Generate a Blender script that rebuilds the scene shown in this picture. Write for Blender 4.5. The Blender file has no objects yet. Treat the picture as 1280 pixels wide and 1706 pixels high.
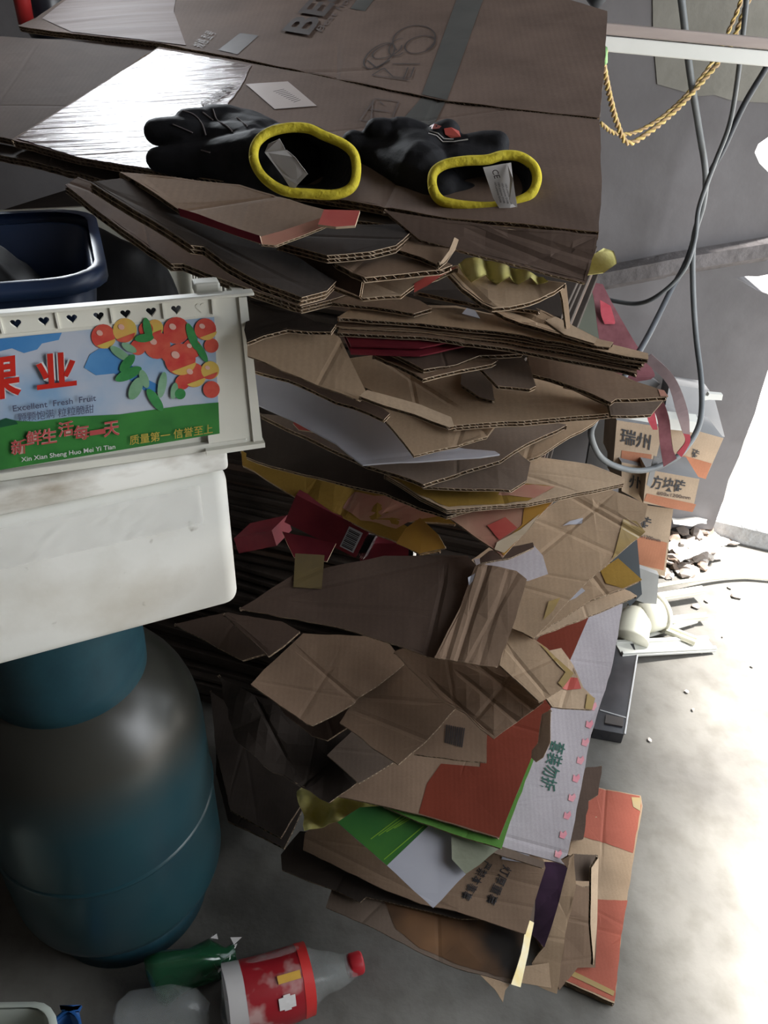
import bpy, bmesh, math, random
from mathutils import Vector as V, Matrix, noise as N
from mathutils.bvhtree import BVHTree
from mathutils.geometry import tessellate_polygon
R = math.radians
SC = bpy.context.scene
COL = SC.collection

# ------------------------------------------------------------------ camera
PITCH, ROLL, FPX = R(35), R(2.5), 1280.0
EYE = V((0, 0, 1.27))
FW = V((0, math.cos(PITCH), -math.sin(PITCH)))
_r0 = V((1, 0, 0)); _u0 = V((0, math.sin(PITCH), math.cos(PITCH)))
RT = _r0*math.cos(ROLL) + _u0*math.sin(ROLL)
UP = _u0*math.cos(ROLL) - _r0*math.sin(ROLL)
cd = bpy.data.cameras.new('camera'); cam = bpy.data.objects.new('camera', cd); COL.objects.link(cam)
cd.sensor_fit = 'HORIZONTAL'; cd.sensor_width = 36; cd.lens = 36*FPX/1280; cd.clip_start = 0.02
m = Matrix.Identity(4)
for i in range(3):
    m[i][0] = RT[i]; m[i][1] = UP[i]; m[i][2] = -FW[i]; m[i][3] = EYE[i]
cam.matrix_world = m
SC.camera = cam

# ------------------------------------------------------------------ light
SC.view_settings.view_transform = 'Standard'; SC.view_settings.look = 'None'
SC.view_settings.gamma = 1; SC.view_settings.use_curve_mapping = False
SC.view_settings.exposure = 1.3
w = bpy.data.worlds.new('world'); SC.world = w; w.use_nodes = True
bg = w.node_tree.nodes['Background']; bg.inputs[0].default_value = (.86, .93, 1, 1); bg.inputs[1].default_value = 1.0

def lamp(kind, name, loc, to, energy, color, **kw):
    l = bpy.data.lights.new(name, kind); l.energy = energy; l.color = color
    for k, v in kw.items(): setattr(l, k, v)
    o = bpy.data.objects.new(name, l); COL.objects.link(o); o.location = loc
    o.rotation_euler = (V(to)-V(loc)).to_track_quat('-Z', 'Y').to_euler()
    return o
# sun over the open right side of the shed
lamp('SUN', 'sun', (2.2, .5, 6.4), (0, 0, 0), 14.0, (1, .97, .93), angle=R(8))
# daylight of the open side and a window lamp added for the film highlight
lamp('AREA', 'open_side_daylight', (1.9, .1, 1.4), (-.1, .6, .9), 21, (.93, .96, 1), shape='RECTANGLE', size=1.5, size_y=1.6)
lamp('AREA', 'added_window_light', (-.70, 1.93, 1.72), (-.66, 1.0, 1.64), 11, (.9, .95, 1), shape='RECTANGLE', size=.40, size_y=.32)

# ------------------------------------------------------------------ materials
MATS = {}
def lin(c): return tuple((x/255/12.92 if x/255 <= .04045 else ((x/255+.055)/1.055)**2.4) for x in c)
def nt(name, col, rough=.6, metal=0., spec=.3):
    mt = bpy.data.materials.new(name); mt.use_nodes = True
    t = mt.node_tree; b = t.nodes['Principled BSDF']
    b.inputs['Base Color'].default_value = (*col, 1); b.inputs['Roughness'].default_value = rough
    b.inputs['Metallic'].default_value = metal; b.inputs['Specular IOR Level'].default_value = spec
    return mt, t, b
def link(t, a, b): t.links.new(a, b)
def noisemix(t, b, col, col2, scale=6, detail=5, lo=.35, hi=.7, stretch=(1, 1, 1), src='Object'):
    tc = t.nodes.new('ShaderNodeTexCoord'); mp = t.nodes.new('ShaderNodeMapping'); mp.inputs['Scale'].default_value = stretch
    n = t.nodes.new('ShaderNodeTexNoise'); n.inputs['Scale'].default_value = scale; n.inputs['Detail'].default_value = detail
    cr = t.nodes.new('ShaderNodeValToRGB'); cr.color_ramp.elements[0].position = lo; cr.color_ramp.elements[1].position = hi
    cr.color_ramp.elements[0].color = (*col, 1); cr.color_ramp.elements[1].color = (*col2, 1)
    link(t, tc.outputs[src], mp.inputs[0]); link(t, mp.outputs[0], n.inputs['Vector']); link(t, n.outputs['Fac'], cr.inputs[0])
    if b: link(t, cr.outputs[0], b.inputs['Base Color'])
    return tc, n, cr
def bump(t, b, src, strength=.2, dist=.01):
    bp = t.nodes.new('ShaderNodeBump'); bp.inputs['Strength'].default_value = strength; bp.inputs['Distance'].default_value = dist
    link(t, src, bp.inputs['Height']); link(t, bp.outputs[0], b.inputs['Normal']); return bp
def plain(name, col, rough=.5, col2=None, scale=20, metal=0, spec=.3, bs=0, stretch=(1, 1, 1), lo=.35, hi=.7):
    if name in MATS: return MATS[name]
    mt, t, b = nt(name, col, rough, metal, spec)
    tc, n, cr = noisemix(t, b, col, col2 or tuple(c*.8 for c in col), scale, lo=lo, hi=hi, stretch=stretch)
    if bs: bump(t, b, n.outputs['Fac'], bs, .003)
    MATS[name] = mt; return mt
def kraft(name, col, dirt=.72, flute=.12, rough=.75):
    """cardboard liner: mottled paper, faint lines of the fluting beneath, darker scuffs"""
    if name in MATS: return MATS[name]
    mt, t, b = nt(name, col, rough, 0, .08)
    tc, n, cr = noisemix(t, None, tuple(c*dirt for c in col), tuple(min(1, c*1.12) for c in col), 9, 6, .3, .68)
    n2 = t.nodes.new('ShaderNodeTexNoise'); n2.inputs['Scale'].default_value = 420; n2.inputs['Detail'].default_value = 2
    wv = t.nodes.new('ShaderNodeTexWave'); wv.inputs['Scale'].default_value = 48; wv.inputs['Distortion'].default_value = .4
    wv.wave_profile = 'SIN'; link(t, tc.outputs['Object'], wv.inputs['Vector']); link(t, tc.outputs['Object'], n2.inputs['Vector'])
    mx = t.nodes.new('ShaderNodeMix'); mx.data_type = 'RGBA'; mx.blend_type = 'MULTIPLY'; mx.inputs[0].default_value = .22
    link(t, cr.outputs[0], mx.inputs[6]); link(t, n2.outputs['Fac'], mx.inputs[7])
    mx2 = t.nodes.new('ShaderNodeMix'); mx2.data_type = 'RGBA'; mx2.blend_type = 'MULTIPLY'; mx2.inputs[0].default_value = flute*.3
    link(t, mx.outputs[2], mx2.inputs[6]); link(t, wv.outputs['Color'], mx2.inputs[7]); link(t, mx2.outputs[2], b.inputs['Base Color'])
    ad = t.nodes.new('ShaderNodeMath'); ad.operation = 'ADD'; link(t, wv.outputs['Fac'], ad.inputs[0]); link(t, n.outputs['Fac'], ad.inputs[1])
    bump(t, b, ad.outputs[0], .07, .0005)
    MATS[name] = mt; return mt
K = {}
def mats():
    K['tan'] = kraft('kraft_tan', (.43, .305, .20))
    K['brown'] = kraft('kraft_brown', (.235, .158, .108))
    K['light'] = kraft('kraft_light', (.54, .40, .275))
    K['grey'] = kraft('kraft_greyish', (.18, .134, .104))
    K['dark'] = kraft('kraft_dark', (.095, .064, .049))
    K['shaded'] = kraft('kraft_shaded', (.055, .043, .036), .5)  # near-black kraft; the shade inside the pile is put into the paper colour
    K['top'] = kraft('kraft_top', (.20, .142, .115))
    K['white'] = kraft('white_board', (.46, .42, .44), .88, .18)
    K['paper'] = plain('white_paper', (.40, .40, .44), .55, (.34, .34, .39), 8)
    K['orange'] = kraft('orange_print', (.165, .036, .021), .85, .06, .5)
    K['orange2'] = kraft('orange_print_faded', (.36, .105, .07), .85, .06, .5)
    K['green'] = kraft('green_print', (.10, .24, .05), .8, .03)
    K['greenp'] = plain('green_leaflet_print', (.022, .10, .024), .4, (.045, .15, .024), 12)
    K['yellow'] = kraft('yellow_print', (.34, .205, .045), .7, .04, .5)
    K['yellowg'] = plain('yellow_glossy_print', (.46, .24, .035), .3, (.30, .15, .04), 14, spec=.5)
    K['pink'] = plain('pink_print', (.38, .16, .12), .35, (.44, .27, .18), 22, spec=.5)
    K['red'] = plain('red_carton_gloss', (.10, .010, .018), .55, (.16, .018, .025), 30, spec=.15)
    K['redp'] = plain('red_print', (.40, .06, .05), .45, (.5, .12, .09), 18)
    K['edge'] = plain('flute_paper', (.44, .34, .24), .85, (.34, .25, .17), 60)
    K['core'] = plain('flute_shadow', (.15, .105, .075), .9, (.10, .07, .05), 60)
    K['tape'] = plain('yellowed_tape', (.36, .25, .09), .18, (.30, .22, .11), 30, spec=.7); K['tape2'] = plain('brown_tape', (.13, .095, .04), .25, (.10, .075, .04), 30, spec=.6)
    K['silver'] = plain('silver_foil', (.7, .7, .72), .22, (.5, .5, .52), 60, metal=.9, bs=.8)
    K['ink'] = plain('grey_ink', (.045, .034, .032), .6, (.06, .045, .04), 30)
    K['ink2'] = plain('faint_ink', (.09, .065, .058), .6, (.11, .08, .07), 30)
    K['black'] = plain('black_ink', (.02, .018, .02), .5, (.03, .028, .03), 30)
    K['dgreen'] = plain('dark_green_ink', (.03, .10, .08), .5, (.04, .12, .09), 30)
    K['pinkink'] = plain('pink_ink', (.62, .22, .27), .5, (.66, .34, .36), 60)
    K['scorch'] = None

# ------------------------------------------------------------------ pixel rays of the reference and planes in the room
def ray(x, y): return (FW + RT*((x-640)/FPX) - UP*((y-853)/FPX))
def atY(x, y, Y): r = ray(x, y); return EYE + r*(Y/r.y)
def atZ(x, y, z): r = ray(x, y); return EYE + r*((z-EYE.z)/r.z)
def proj(p):
    d = V(p)-EYE; k = d.dot(FW); return (640+FPX*d.dot(RT)/k, 853-FPX*d.dot(UP)/k)
class Plane:
    def __init__(s, o, n):
        s.o = V(o); s.n = V(n).normalized()
        if s.n.dot(EYE-s.o) < 0: s.n = -s.n
        u = V((1, 0, 0)); u = (u - s.n*u.dot(s.n)).normalized(); s.u = u; s.v = s.n.cross(u)
    def hit(s, x, y):
        r = ray(x, y); return EYE + r*((s.o-EYE).dot(s.n)/r.dot(s.n))
    def uv(s, x, y): d = s.hit(x, y)-s.o; return (d.dot(s.u), d.dot(s.v))
    def mat(s):
        mm = Matrix.Identity(4)
        for i in range(3): mm[i][0] = s.u[i]; mm[i][1] = s.v[i]; mm[i][2] = s.n[i]; mm[i][3] = s.o[i]
        return mm
    def scaled(s, k): return Plane(EYE+(s.o-EYE)*k, s.n)
    def off(s, d): return Plane(s.o+s.n*d, s.n)
def P(x, y, Y, t=12, psi=0):
    t, psi = R(t), R(psi)
    return Plane(atY(x, y, Y), (math.sin(t)*math.sin(psi), -math.sin(t)*math.cos(psi), math.cos(t)))
def P3(a, b, c):
    a, b, c = atY(*a), atY(*b), atY(*c); return Plane(a, (b-a).cross(c-a))

# ------------------------------------------------------------------ objects
def tag(o, label=None, cat=None, group=None, kind=None):
    if label: o['label'] = label
    if cat: o['category'] = cat
    if group: o['group'] = group
    if kind: o['kind'] = kind
    return o
def empty(name, loc, label, cat, group=None):
    o = bpy.data.objects.new(name, None); COL.objects.link(o); o.location = loc; o.empty_display_size = .05
    return tag(o, label, cat, group)
def setpar(o, parent):
    if parent is not None:
        o.parent = parent; o.matrix_parent_inverse = Matrix.Identity(4)
        bpyw = o['_w'] if '_w' in o else None
WM = {}
def put(name, mesh, mw, parent=None):
    o = bpy.data.objects.new(name, mesh); COL.objects.link(o)
    WM[o.name] = mw.copy()
    if parent is not None:
        o.parent = parent
        pm = WM.get(parent.name, Matrix.Translation(parent.location))
        o.matrix_basis = pm.inverted() @ mw
    else: o.matrix_basis = mw
    return o
def mesh_of(name, vs, fs, mats_, mi=None, smooth=False):
    me = bpy.data.meshes.new(name); me.from_pydata([tuple(v) for v in vs], [], fs)
    for mt in mats_: me.materials.append(mt)
    if mi: me.polygons.foreach_set('material_index', mi)
    if smooth: me.polygons.foreach_set('use_smooth', [True]*len(me.polygons))
    me.update(); return me
def fromw(name, vs, fs, mat, parent=None, smooth=False, mats_=None, mi=None, origin=None):
    """mesh from world-space vertices; origin at their lowest middle"""
    if origin is None:
        lo = [min(v[i] for v in vs) for i in range(3)]; hi = [max(v[i] for v in vs) for i in range(3)]
        origin = V(((lo[0]+hi[0])/2, (lo[1]+hi[1])/2, lo[2]))
    origin = V(origin)
    me = mesh_of(name, [V(v)-origin for v in vs], fs, mats_ or [mat], mi, smooth)
    return put(name, me, Matrix.Translation(origin), parent)

class MB:
    def __init__(s): s.v = []; s.f = []; s.mi = []
    def add(s, vs, fs, mi=0):
        k = len(s.v); s.v += [V(v) for v in vs]; s.f += [[i+k for i in f] for f in fs]; s.mi += [mi]*len(fs)
    def box(s, c, size, M=None, mi=0, bev=0):
        x, y, z = [a/2 for a in size]
        bm = bmesh.new(); bmesh.ops.create_cube(bm, size=1)
        for v in bm.verts: v.co = V((v.co.x*size[0], v.co.y*size[1], v.co.z*size[2]))
        if bev: bmesh.ops.bevel(bm, geom=bm.edges[:], offset=bev, segments=2, affect='EDGES', profile=.5)
        Mx = (M or Matrix.Identity(4)) @ Matrix.Translation(V(c))
        bm.verts.index_update()
        s.add([Mx @ v.co for v in bm.verts], [[v.index for v in f.verts] for f in bm.faces], mi); bm.free()
    def tube(s, pts, rad, n=8, mi=0, cap=True, flat=1.0):
        pts = [V(p) for p in pts]; k0 = len(s.v); L = len(pts)
        rs = rad if isinstance(rad, (list, tuple)) else [rad]*L
        ref = V((0, 0, 1)); t0 = (pts[1]-pts[0]).normalized()
        if abs(t0.dot(ref)) > .9: ref = V((1, 0, 0))
        a = t0.cross(ref).normalized()
        vs = []
        for i, p in enumerate(pts):
            t = (pts[min(i+1, L-1)]-pts[max(i-1, 0)]).normalized()
            a = (a - t*a.dot(t)).normalized(); b = t.cross(a)
            for j in range(n):
                an = 2*math.pi*j/n; vs.append(p+a*math.cos(an)*rs[i]+b*math.sin(an)*rs[i]*flat)
        fs = [[i*n+j, i*n+(j+1) % n, (i+1)*n+(j+1) % n, (i+1)*n+j] for i in range(L-1) for j in range(n)]
        if cap: fs += [list(range(n))[::-1], [(L-1)*n+j for j in range(n)]]
        s.add(vs, fs, mi)
    def lathe(s, prof, n=40, M=None, mi=0, a0=0, a1=2*math.pi):
        M = M or Matrix.Identity(4); full = abs(a1-a0-2*math.pi) < 1e-6; c = n if full else n+1
        vs = [M @ V((r*math.cos(a0+(a1-a0)*j/n), r*math.sin(a0+(a1-a0)*j/n), z)) for r, z in prof for j in range(c)]
        fs = []
        for i in range(len(prof)-1):
            for j in range(n):
                k = (j+1) % c if full else j+1
                fs.append([i*c+j, i*c+k, (i+1)*c+k, (i+1)*c+j])
        s.add(vs, fs, mi)
    def build(s, name, mat, parent=None, smooth=False, origin=None):
        ms = mat if isinstance(mat, (list, tuple)) else [mat]
        return fromw(name, s.v, s.f, None, parent, smooth, ms, s.mi, origin)

def spline(pts, n=10):
    pts = [V(p) for p in pts]; out = []
    q = [pts[0]*2-pts[1]]+pts+[pts[-1]*2-pts[-2]]
    for i in range(1, len(q)-2):
        a, b, c, d = q[i-1:i+3]
        for k in range(n):
            t = k/n; out.append(.5*((2*b)+(c-a)*t+(2*a-5*b+4*c-d)*t*t+(3*b-a-3*c+d)*t**3))
    out.append(pts[-1]); return out

# ------------------------------------------------------------------ cardboard
def inpoly(p, poly):
    x, y = p; c = False; j = len(poly)-1
    for i in range(len(poly)):
        xi, yi = poly[i]; xj, yj = poly[j]
        if (yi > y) != (yj > y) and x < (xj-xi)*(y-yi)/(yj-yi)+xi: c = not c
        j = i
    return c
def clip_grid(pts2, step, extra=()):
    """polygon -> bmesh cut by a grid, so it can bend"""
    bm = bmesh.new(); vs = [bm.verts.new((x, y, 0)) for x, y in pts2]
    f = bm.faces.new(vs); f.normal_update()
    if f.normal.z < 0: bmesh.ops.reverse_faces(bm, faces=[f])
    xs = [p[0] for p in pts2]; ys = [p[1] for p in pts2]
    def cut(co, no): bmesh.ops.bisect_plane(bm, geom=bm.verts[:]+bm.edges[:]+bm.faces[:], plane_co=co, plane_no=no, dist=1e-6)
    a = min(xs)+step*.6
    while a < max(xs): cut((a, 0, 0), (1, 0, 0)); a += step
    a = min(ys)+step*.6
    while a < max(ys): cut((0, a, 0), (0, 1, 0)); a += step
    for co, no in extra: cut(co, no)
    bm.verts.index_update(); return bm
class Board:
    """a sheet of corrugated board: two liners with the zigzag of the fluting showing all round its cut edge"""
    def __init__(s, name, poly, plane, mat, parent=None, th=.004, layers=1, amp=.0015, rag=.0006, creases=(), curl=None, seed=None, step=.03, label=None, cat=None, group=None, edge='edge', sheet=False):
        s.seed = seed if seed is not None else (int(sum(a*3+b*7 for a, b in poly)) % 9973)
        rnd = random.Random(s.seed); s.poly = poly; s.mat = mat
        s.plane = plane; s.amp = amp; s.curl = curl
        s.cr = []
        for c in creases:
            a = V(plane.uv(*c[0])); b = V(plane.uv(*c[1])); s.cr.append((a, b, c[2] if len(c) > 2 else .0015, c[3] if len(c) > 3 else .004))
        uv = [V(plane.uv(*p)) for p in poly]
        if not sheet and th > .003:   # a few soft accidental creases, as every reused carton has
            xs = [p.x for p in uv]; ys = [p.y for p in uv]; w_, h_ = max(xs)-min(xs), max(ys)-min(ys)
            for k in range(2 if w_*h_ > .015 else (1 if w_*h_ > .004 else 0)):
                c_ = V((rnd.uniform(min(xs)+w_*.25, max(xs)-w_*.25), rnd.uniform(min(ys)+h_*.25, max(ys)-h_*.25))); an = rnd.uniform(-.5, .5)+(math.pi/2 if rnd.random() < .4 else 0); l_ = rnd.uniform(.03, .12)
                s.cr.append((c_-V((math.cos(an), math.sin(an)))*l_, c_+V((math.cos(an), math.sin(an)))*l_, rnd.uniform(.0005, .0012), rnd.uniform(.002, .005)))
        # outline with small random wear
        out = []
        for i, a in enumerate(uv):
            b = uv[(i+1) % len(uv)]; L = (b-a).length; n = max(1, int(L/.014)); pr = V((-(b-a).y, (b-a).x)).normalized() if L > 1e-6 else V((0, 0))
            for k in range(n):
                q = a.lerp(b, k/n)
                if k: q = q+pr*rnd.uniform(-rag, rag)
                out.append(q)
        ar = sum(out[i].x*out[(i+1) % len(out)].y-out[(i+1) % len(out)].x*out[i].y for i in range(len(out)))
        if ar < 0: out.reverse()
        s.outl = out
        extra = []
        for a, b, d, wd in s.cr:
            nn = V((-(b-a).y, (b-a).x, 0)).normalized()
            for k in (-1, 0, 1): extra.append(((a.x+nn.x*wd*k, a.y+nn.y*wd*k, 0), nn))
        bm = clip_grid([tuple(p) for p in out], step, extra)
        top = [V((v.co.x, v.co.y, s.h(v.co.x, v.co.y))) for v in bm.verts]; n = len(top)
        fs = [[v.index for v in f.verts] for f in bm.faces]
        mi = [0]*len(fs); vs = list(top)+[p-V((0, 0, th)) for p in top]
        fs += [[i+n for i in reversed(f)] for f in fs]; mi += [0]*len(mi)
        be = [(e.verts[0].index, e.verts[1].index) for e in bm.edges if e.is_boundary]
        # orient boundary edges
        fd = {}
        for f in bm.faces:
            ids = [v.index for v in f.verts]
            for i in range(len(ids)): fd[(ids[i], ids[(i+1) % len(ids)])] = 1
        be = [(a, b) if (a, b) in fd else (b, a) for a, b in be]
        bm.free()
        lip = min(.0007, th*.25); phase = 0
        if sheet or th < .0025:
            for a, b in be: fs.append([a, a+n, b+n, b]); mi.append(1)
        else:
            for a, b in be:
                A, B = top[a], top[b]; d = (B-A); L = d.length
                if L < 1e-5: continue
                inn = V((-d.y, d.x, 0)).normalized()*.0022
                def q(p0, p1, m_):
                    k = len(vs); vs.extend([p0[0], p0[1], p1[1], p1[0]]); fs.append([k, k+1, k+2, k+3]); mi.append(m_)
                zs = [0]
                lay = (th-lip)/layers
                for l in range(layers+1):
                    z0 = -l*lay; q((A+V((0, 0, z0)), A+V((0, 0, z0-lip))), (B+V((0, 0, z0)), B+V((0, 0, z0-lip))), 1)
                    q((A+V((0, 0, z0-lip)), A+inn+V((0, 0, z0-lip))), (B+V((0, 0, z0-lip)), B+inn+V((0, 0, z0-lip))), 1)
                q((A+inn, A+inn-V((0, 0, th))), (B+inn, B+inn-V((0, 0, th))), 2)
                step_ = .0034*(lay/.0036)
                m_ = max(1, round(L/step_))
                for l in range(layers):
                    zt = -l*lay-lip; zb = -(l+1)*lay
                    for k in range(m_):
                        p0 = A.lerp(B, k/m_); p1 = A.lerp(B, (k+1)/m_); up0 = (k+phase) % 2
                        za, zb_ = (zt, zb) if up0 else (zb, zt)
                        q((p0+V((0, 0, za)), p0+inn+V((0, 0, za))), (p1+V((0, 0, zb_)), p1+inn+V((0, 0, zb_))), 1)
                phase += m_
        me = mesh_of(name, vs, fs, [mat, K[edge] if not sheet else mat, K['core']], mi)
        s.o = put(name, me, plane.mat(), parent); tag(s.o, label, cat, group)
    def h(s, x, y):
        a = s.amp; z = a*1.4*N.noise(V((x*7+s.seed, y*7, s.seed*.37)))+a*.45*N.noise(V((x*22, y*22+s.seed, 1.3)))
        if s.curl:
            (ox, oy), (dx, dy), k = s.curl
            o = s.plane.uv(ox, oy); e = s.plane.uv(dx, dy); d = V((e[0]-o[0], e[1]-o[1])); L = d.length; d /= L
            t = (V((x, y))-V(o)).dot(d)/L
            if t > 0: z += k*t*t
        for A, B, dep, wd in s.cr:
            ab = B-A; L = ab.length; q = V((x, y))-A; t = q.dot(ab)/(L*L)
            dist = abs((q.x*ab.y-q.y*ab.x)/L)
            f = 1 if -.02 < t < 1.02 else max(0, 1-min(abs(t+.02), abs(t-1.02))*6)
            z -= dep*math.exp(-(dist/wd)**2)*f
        return z
    def decal(s, poly, mat, name='print', lift=.0005, label=None, step=.03, rag=0):
        rnd = random.Random(7); uv = [V(s.plane.uv(*p)) for p in poly]; out = []
        for i, a in enumerate(uv):
            b = uv[(i+1) % len(uv)]; L = (b-a).length; n = max(1, int(L/.01)) if rag else 1
            pr = V((-(b-a).y, (b-a).x)).normalized() if L else V((0, 0))
            for k in range(n): out.append(a.lerp(b, k/n)+(pr*rnd.uniform(-rag, rag) if k else V((0, 0))))
        ex = []
        for a, b, d, wd in s.cr:
            nn = V((-(b-a).y, (b-a).x, 0)).normalized()
            for k in (-1, 0, 1): ex.append(((a.x+nn.x*wd*k, a.y+nn.y*wd*k, 0), nn))
        bm = clip_grid([tuple(p) for p in out], step, ex)
        vs = [V((v.co.x, v.co.y, s.h(v.co.x, v.co.y)+lift)) for v in bm.verts]; fs = [[v.index for v in f.verts] for f in bm.faces]; bm.free()
        o = put(name, mesh_of(name, vs, fs, [mat]), s.plane.mat(), s.o)
        if label: o['label'] = label
        return o
    def text(s, body, org, right, up, mat, name='lettering', lift=.0009, label=None, bold=0, shear=0):
        """lettering printed on the sheet: org = left end of baseline, right = its right end, up = top of first letter (pixels)"""
        tm = textmesh(body, bold); xs = [v[0] for v in tm[0]]; ys = [v[1] for v in tm[0]]
        x0, x1 = min(xs), max(xs); y0, y1 = min(ys), max(ys)
        o = V(s.plane.uv(*org)); r = V(s.plane.uv(*right))-o; u = V(s.plane.uv(*up))-o
        vs = []
        for x, y in tm[0]:
            q = o+r*((x-x0)/(x1-x0))+u*((y-y0)/(y1-y0)); vs.append(V((q.x, q.y, s.h(q.x, q.y)+lift)))
        ob = put(name, mesh_of(name, vs, tm[1], [mat]), s.plane.mat(), s.o)
        if label: ob['label'] = label
        return ob
    def stroke(s, pts, wpx, mat, name='line_drawing', lift=.0009, closed=False):
        vs = []; fs = []
        segs = list(zip(pts, pts[1:]+(pts[:1] if closed else [])))
        if not closed: segs = segs[:len(pts)-1]
        for a, b in segs:
            a2 = V(s.plane.uv(*a)); b2 = V(s.plane.uv(*b)); d = b2-a2
            if d.length < 1e-6: continue
            p = V((-d.y, d.x)).normalized()*wpx*.0003; k = len(vs)
            for q in (a2+p, a2-p, b2-p, b2+p): vs.append(V((q.x, q.y, s.h(q.x, q.y)+lift)))
            fs.append([k, k+1, k+2, k+3])
        return vs, fs
    def strokes(s, lines, wpx, mat, name='line_drawing', label=None):
        vs = []; fs = []
        for l in lines:
            a, b = s.stroke(l, wpx, mat); k = len(vs); vs += a; fs += [[i+k for i in f] for f in b]
        o = put(name, mesh_of(name, vs, fs, [mat]), s.plane.mat(), s.o)
        if label: o['label'] = label
        return o
_tc = {}
def textmesh(body, bold=0):
    if (body, bold) in _tc: return _tc[(body, bold)]
    c = bpy.data.curves.new('t', 'FONT'); c.body = body; c.resolution_u = 3; c.offset = bold
    o = bpy.data.objects.new('t', c); COL.objects.link(o); bpy.context.view_layer.update()
    me = bpy.data.meshes.new_from_object(o.evaluated_get(bpy.context.evaluated_depsgraph_get()))
    r = ([(v.co.x, v.co.y) for v in me.vertices], [list(p.vertices) for p in me.polygons])
    bpy.data.objects.remove(o); bpy.data.curves.remove(c); bpy.data.meshes.remove(me); _tc[(body, bold)] = r; return r

# sheets seen so far, back to front: each new one is pushed towards the eye until it lies in front of those it covers
SEEN = []
def settle(poly, plane, gap=.006, log=''):
    k = 1.0; xs = [p[0] for p in poly]; ys = [p[1] for p in poly]
    for pl2, po2 in SEEN:
        x0 = max(min(xs), min(p[0] for p in po2)); x1 = min(max(xs), max(p[0] for p in po2))
        y0 = max(min(ys), min(p[1] for p in po2)); y1 = min(max(ys), max(p[1] for p in po2))
        if x0 >= x1 or y0 >= y1: continue
        for i in range(9):
            for j in range(9):
                q = (x0+(x1-x0)*(i+.5)/9, y0+(y1-y0)*(j+.5)/9)
                if inpoly(q, poly) and inpoly(q, po2):
                    a = (plane.hit(*q)-EYE).length; b = (pl2.hit(*q)-EYE).length
                    k = min(k, (b-gap)/a)
    if k < .97 and log: print('SETTLE', log, round(k, 3))
    pl = plane.scaled(k) if k < 1 else plane
    SEEN.append((pl, poly)); return pl
def sheet(name, poly, plane, mat, label, cat='cardboard', group='flattened cartons of the waste pile', parent=None, **kw):
    gap = kw.pop('gap', .008); fixed = kw.pop('fixed', False)
    pl = plane if fixed else settle(poly, plane, gap, label)
    if fixed: SEEN.append((pl, poly))
    if parent is not None: return Board(name, poly, pl, K[mat] if isinstance(mat, str) else mat, parent.o, label=label, **kw)
    return Board(name, poly, pl, K[mat] if isinstance(mat, str) else mat, None, label=label, cat=cat, group=group, **kw)
mats()
# ================================================================== the shed
def concrete(name, c1, c2, c3, scale, rough=.8, bs=.35):
    mt, t, b = nt(name, c1, rough, 0, .3)
    tc, n, cr = noisemix(t, None, c1, c2, scale, 7, .35, .65)
    tc2, n2, cr2 = noisemix(t, None, (1, 1, 1), c3, scale*7, 5, .45, .85)
    mx = t.nodes.new('ShaderNodeMix'); mx.data_type = 'RGBA'; mx.blend_type = 'MULTIPLY'; mx.inputs[0].default_value = .8
    link(t, cr.outputs[0], mx.inputs[6]); link(t, cr2.outputs[0], mx.inputs[7]); link(t, mx.outputs[2], b.inputs['Base Color'])
    ad = t.nodes.new('ShaderNodeMath'); ad.operation = 'ADD'; link(t, n.outputs['Fac'], ad.inputs[0]); link(t, n2.outputs['Fac'], ad.inputs[1])
    bump(t, b, ad.outputs[0], bs, .01); return mt
FLOORM = concrete('floor_concrete', (.095, .089, .080), (.175, .166, .148), (.62, .6, .56), 3.2)
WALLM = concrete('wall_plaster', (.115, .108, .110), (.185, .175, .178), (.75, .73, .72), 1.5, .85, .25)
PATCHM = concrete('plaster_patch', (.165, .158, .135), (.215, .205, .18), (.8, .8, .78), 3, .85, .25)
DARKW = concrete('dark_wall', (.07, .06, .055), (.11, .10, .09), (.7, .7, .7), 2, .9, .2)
def structure(name, mb, mat, **kw):
    o = mb.build(name, mat, **kw); o['kind'] = 'structure'; return o
def prism(mb, pts, y0, y1, mi=0):
    """outline in X,Z given depth in Y"""
    n = len(pts); vs = [V((x, y0, z)) for x, z in pts]+[V((x, y1, z)) for x, z in pts]
    tri = tessellate_polygon([[V((x, z, 0)) for x, z in pts]])
    fs = [list(t) for t in tri]+[[i+n for i in t][::-1] for t in tri]+[[i, (i+1) % n, (i+1) % n+n, i+n] for i in range(n)]
    mb.add(vs, fs, mi)
f = MB(); f.box((.6, .3, -.05), (4.6, 4.2, .1)); structure('floor', f, FLOORM)
f = MB(); f.box((3, 4, -.14), (14, 12, .1)); g = structure('floor_outside', f, plain('pale_ground', (.6, .58, .54), .9, (.72, .7, .66), 4)); g.name = 'ground_outside'
YW = 1.75
rag = [(1188, 882), (1206, 832), (1214, 800), (1232, 760), (1240, 735), (1258, 690), (1268, 655), (1279, 620), (1292, 585), (1300, 540), (1294, 502), (1280, 490), (1262, 484), (1248, 476), (1226, 463), (1244, 460), (1262, 461), (1292, 455), (1315, 400), (1304, 300), (1280, 286), (1266, 272), (1258, 254), (1264, 240), (1284, 226), (1330, 190), (1350, 60)]
pts = [(-1.7, 0)]+[(lambda q: (q.x, max(q.z, 0)))(atY(x, y, YW)) for x, y in rag]+[(1.45, 2.7), (-1.7, 2.7)]
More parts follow.
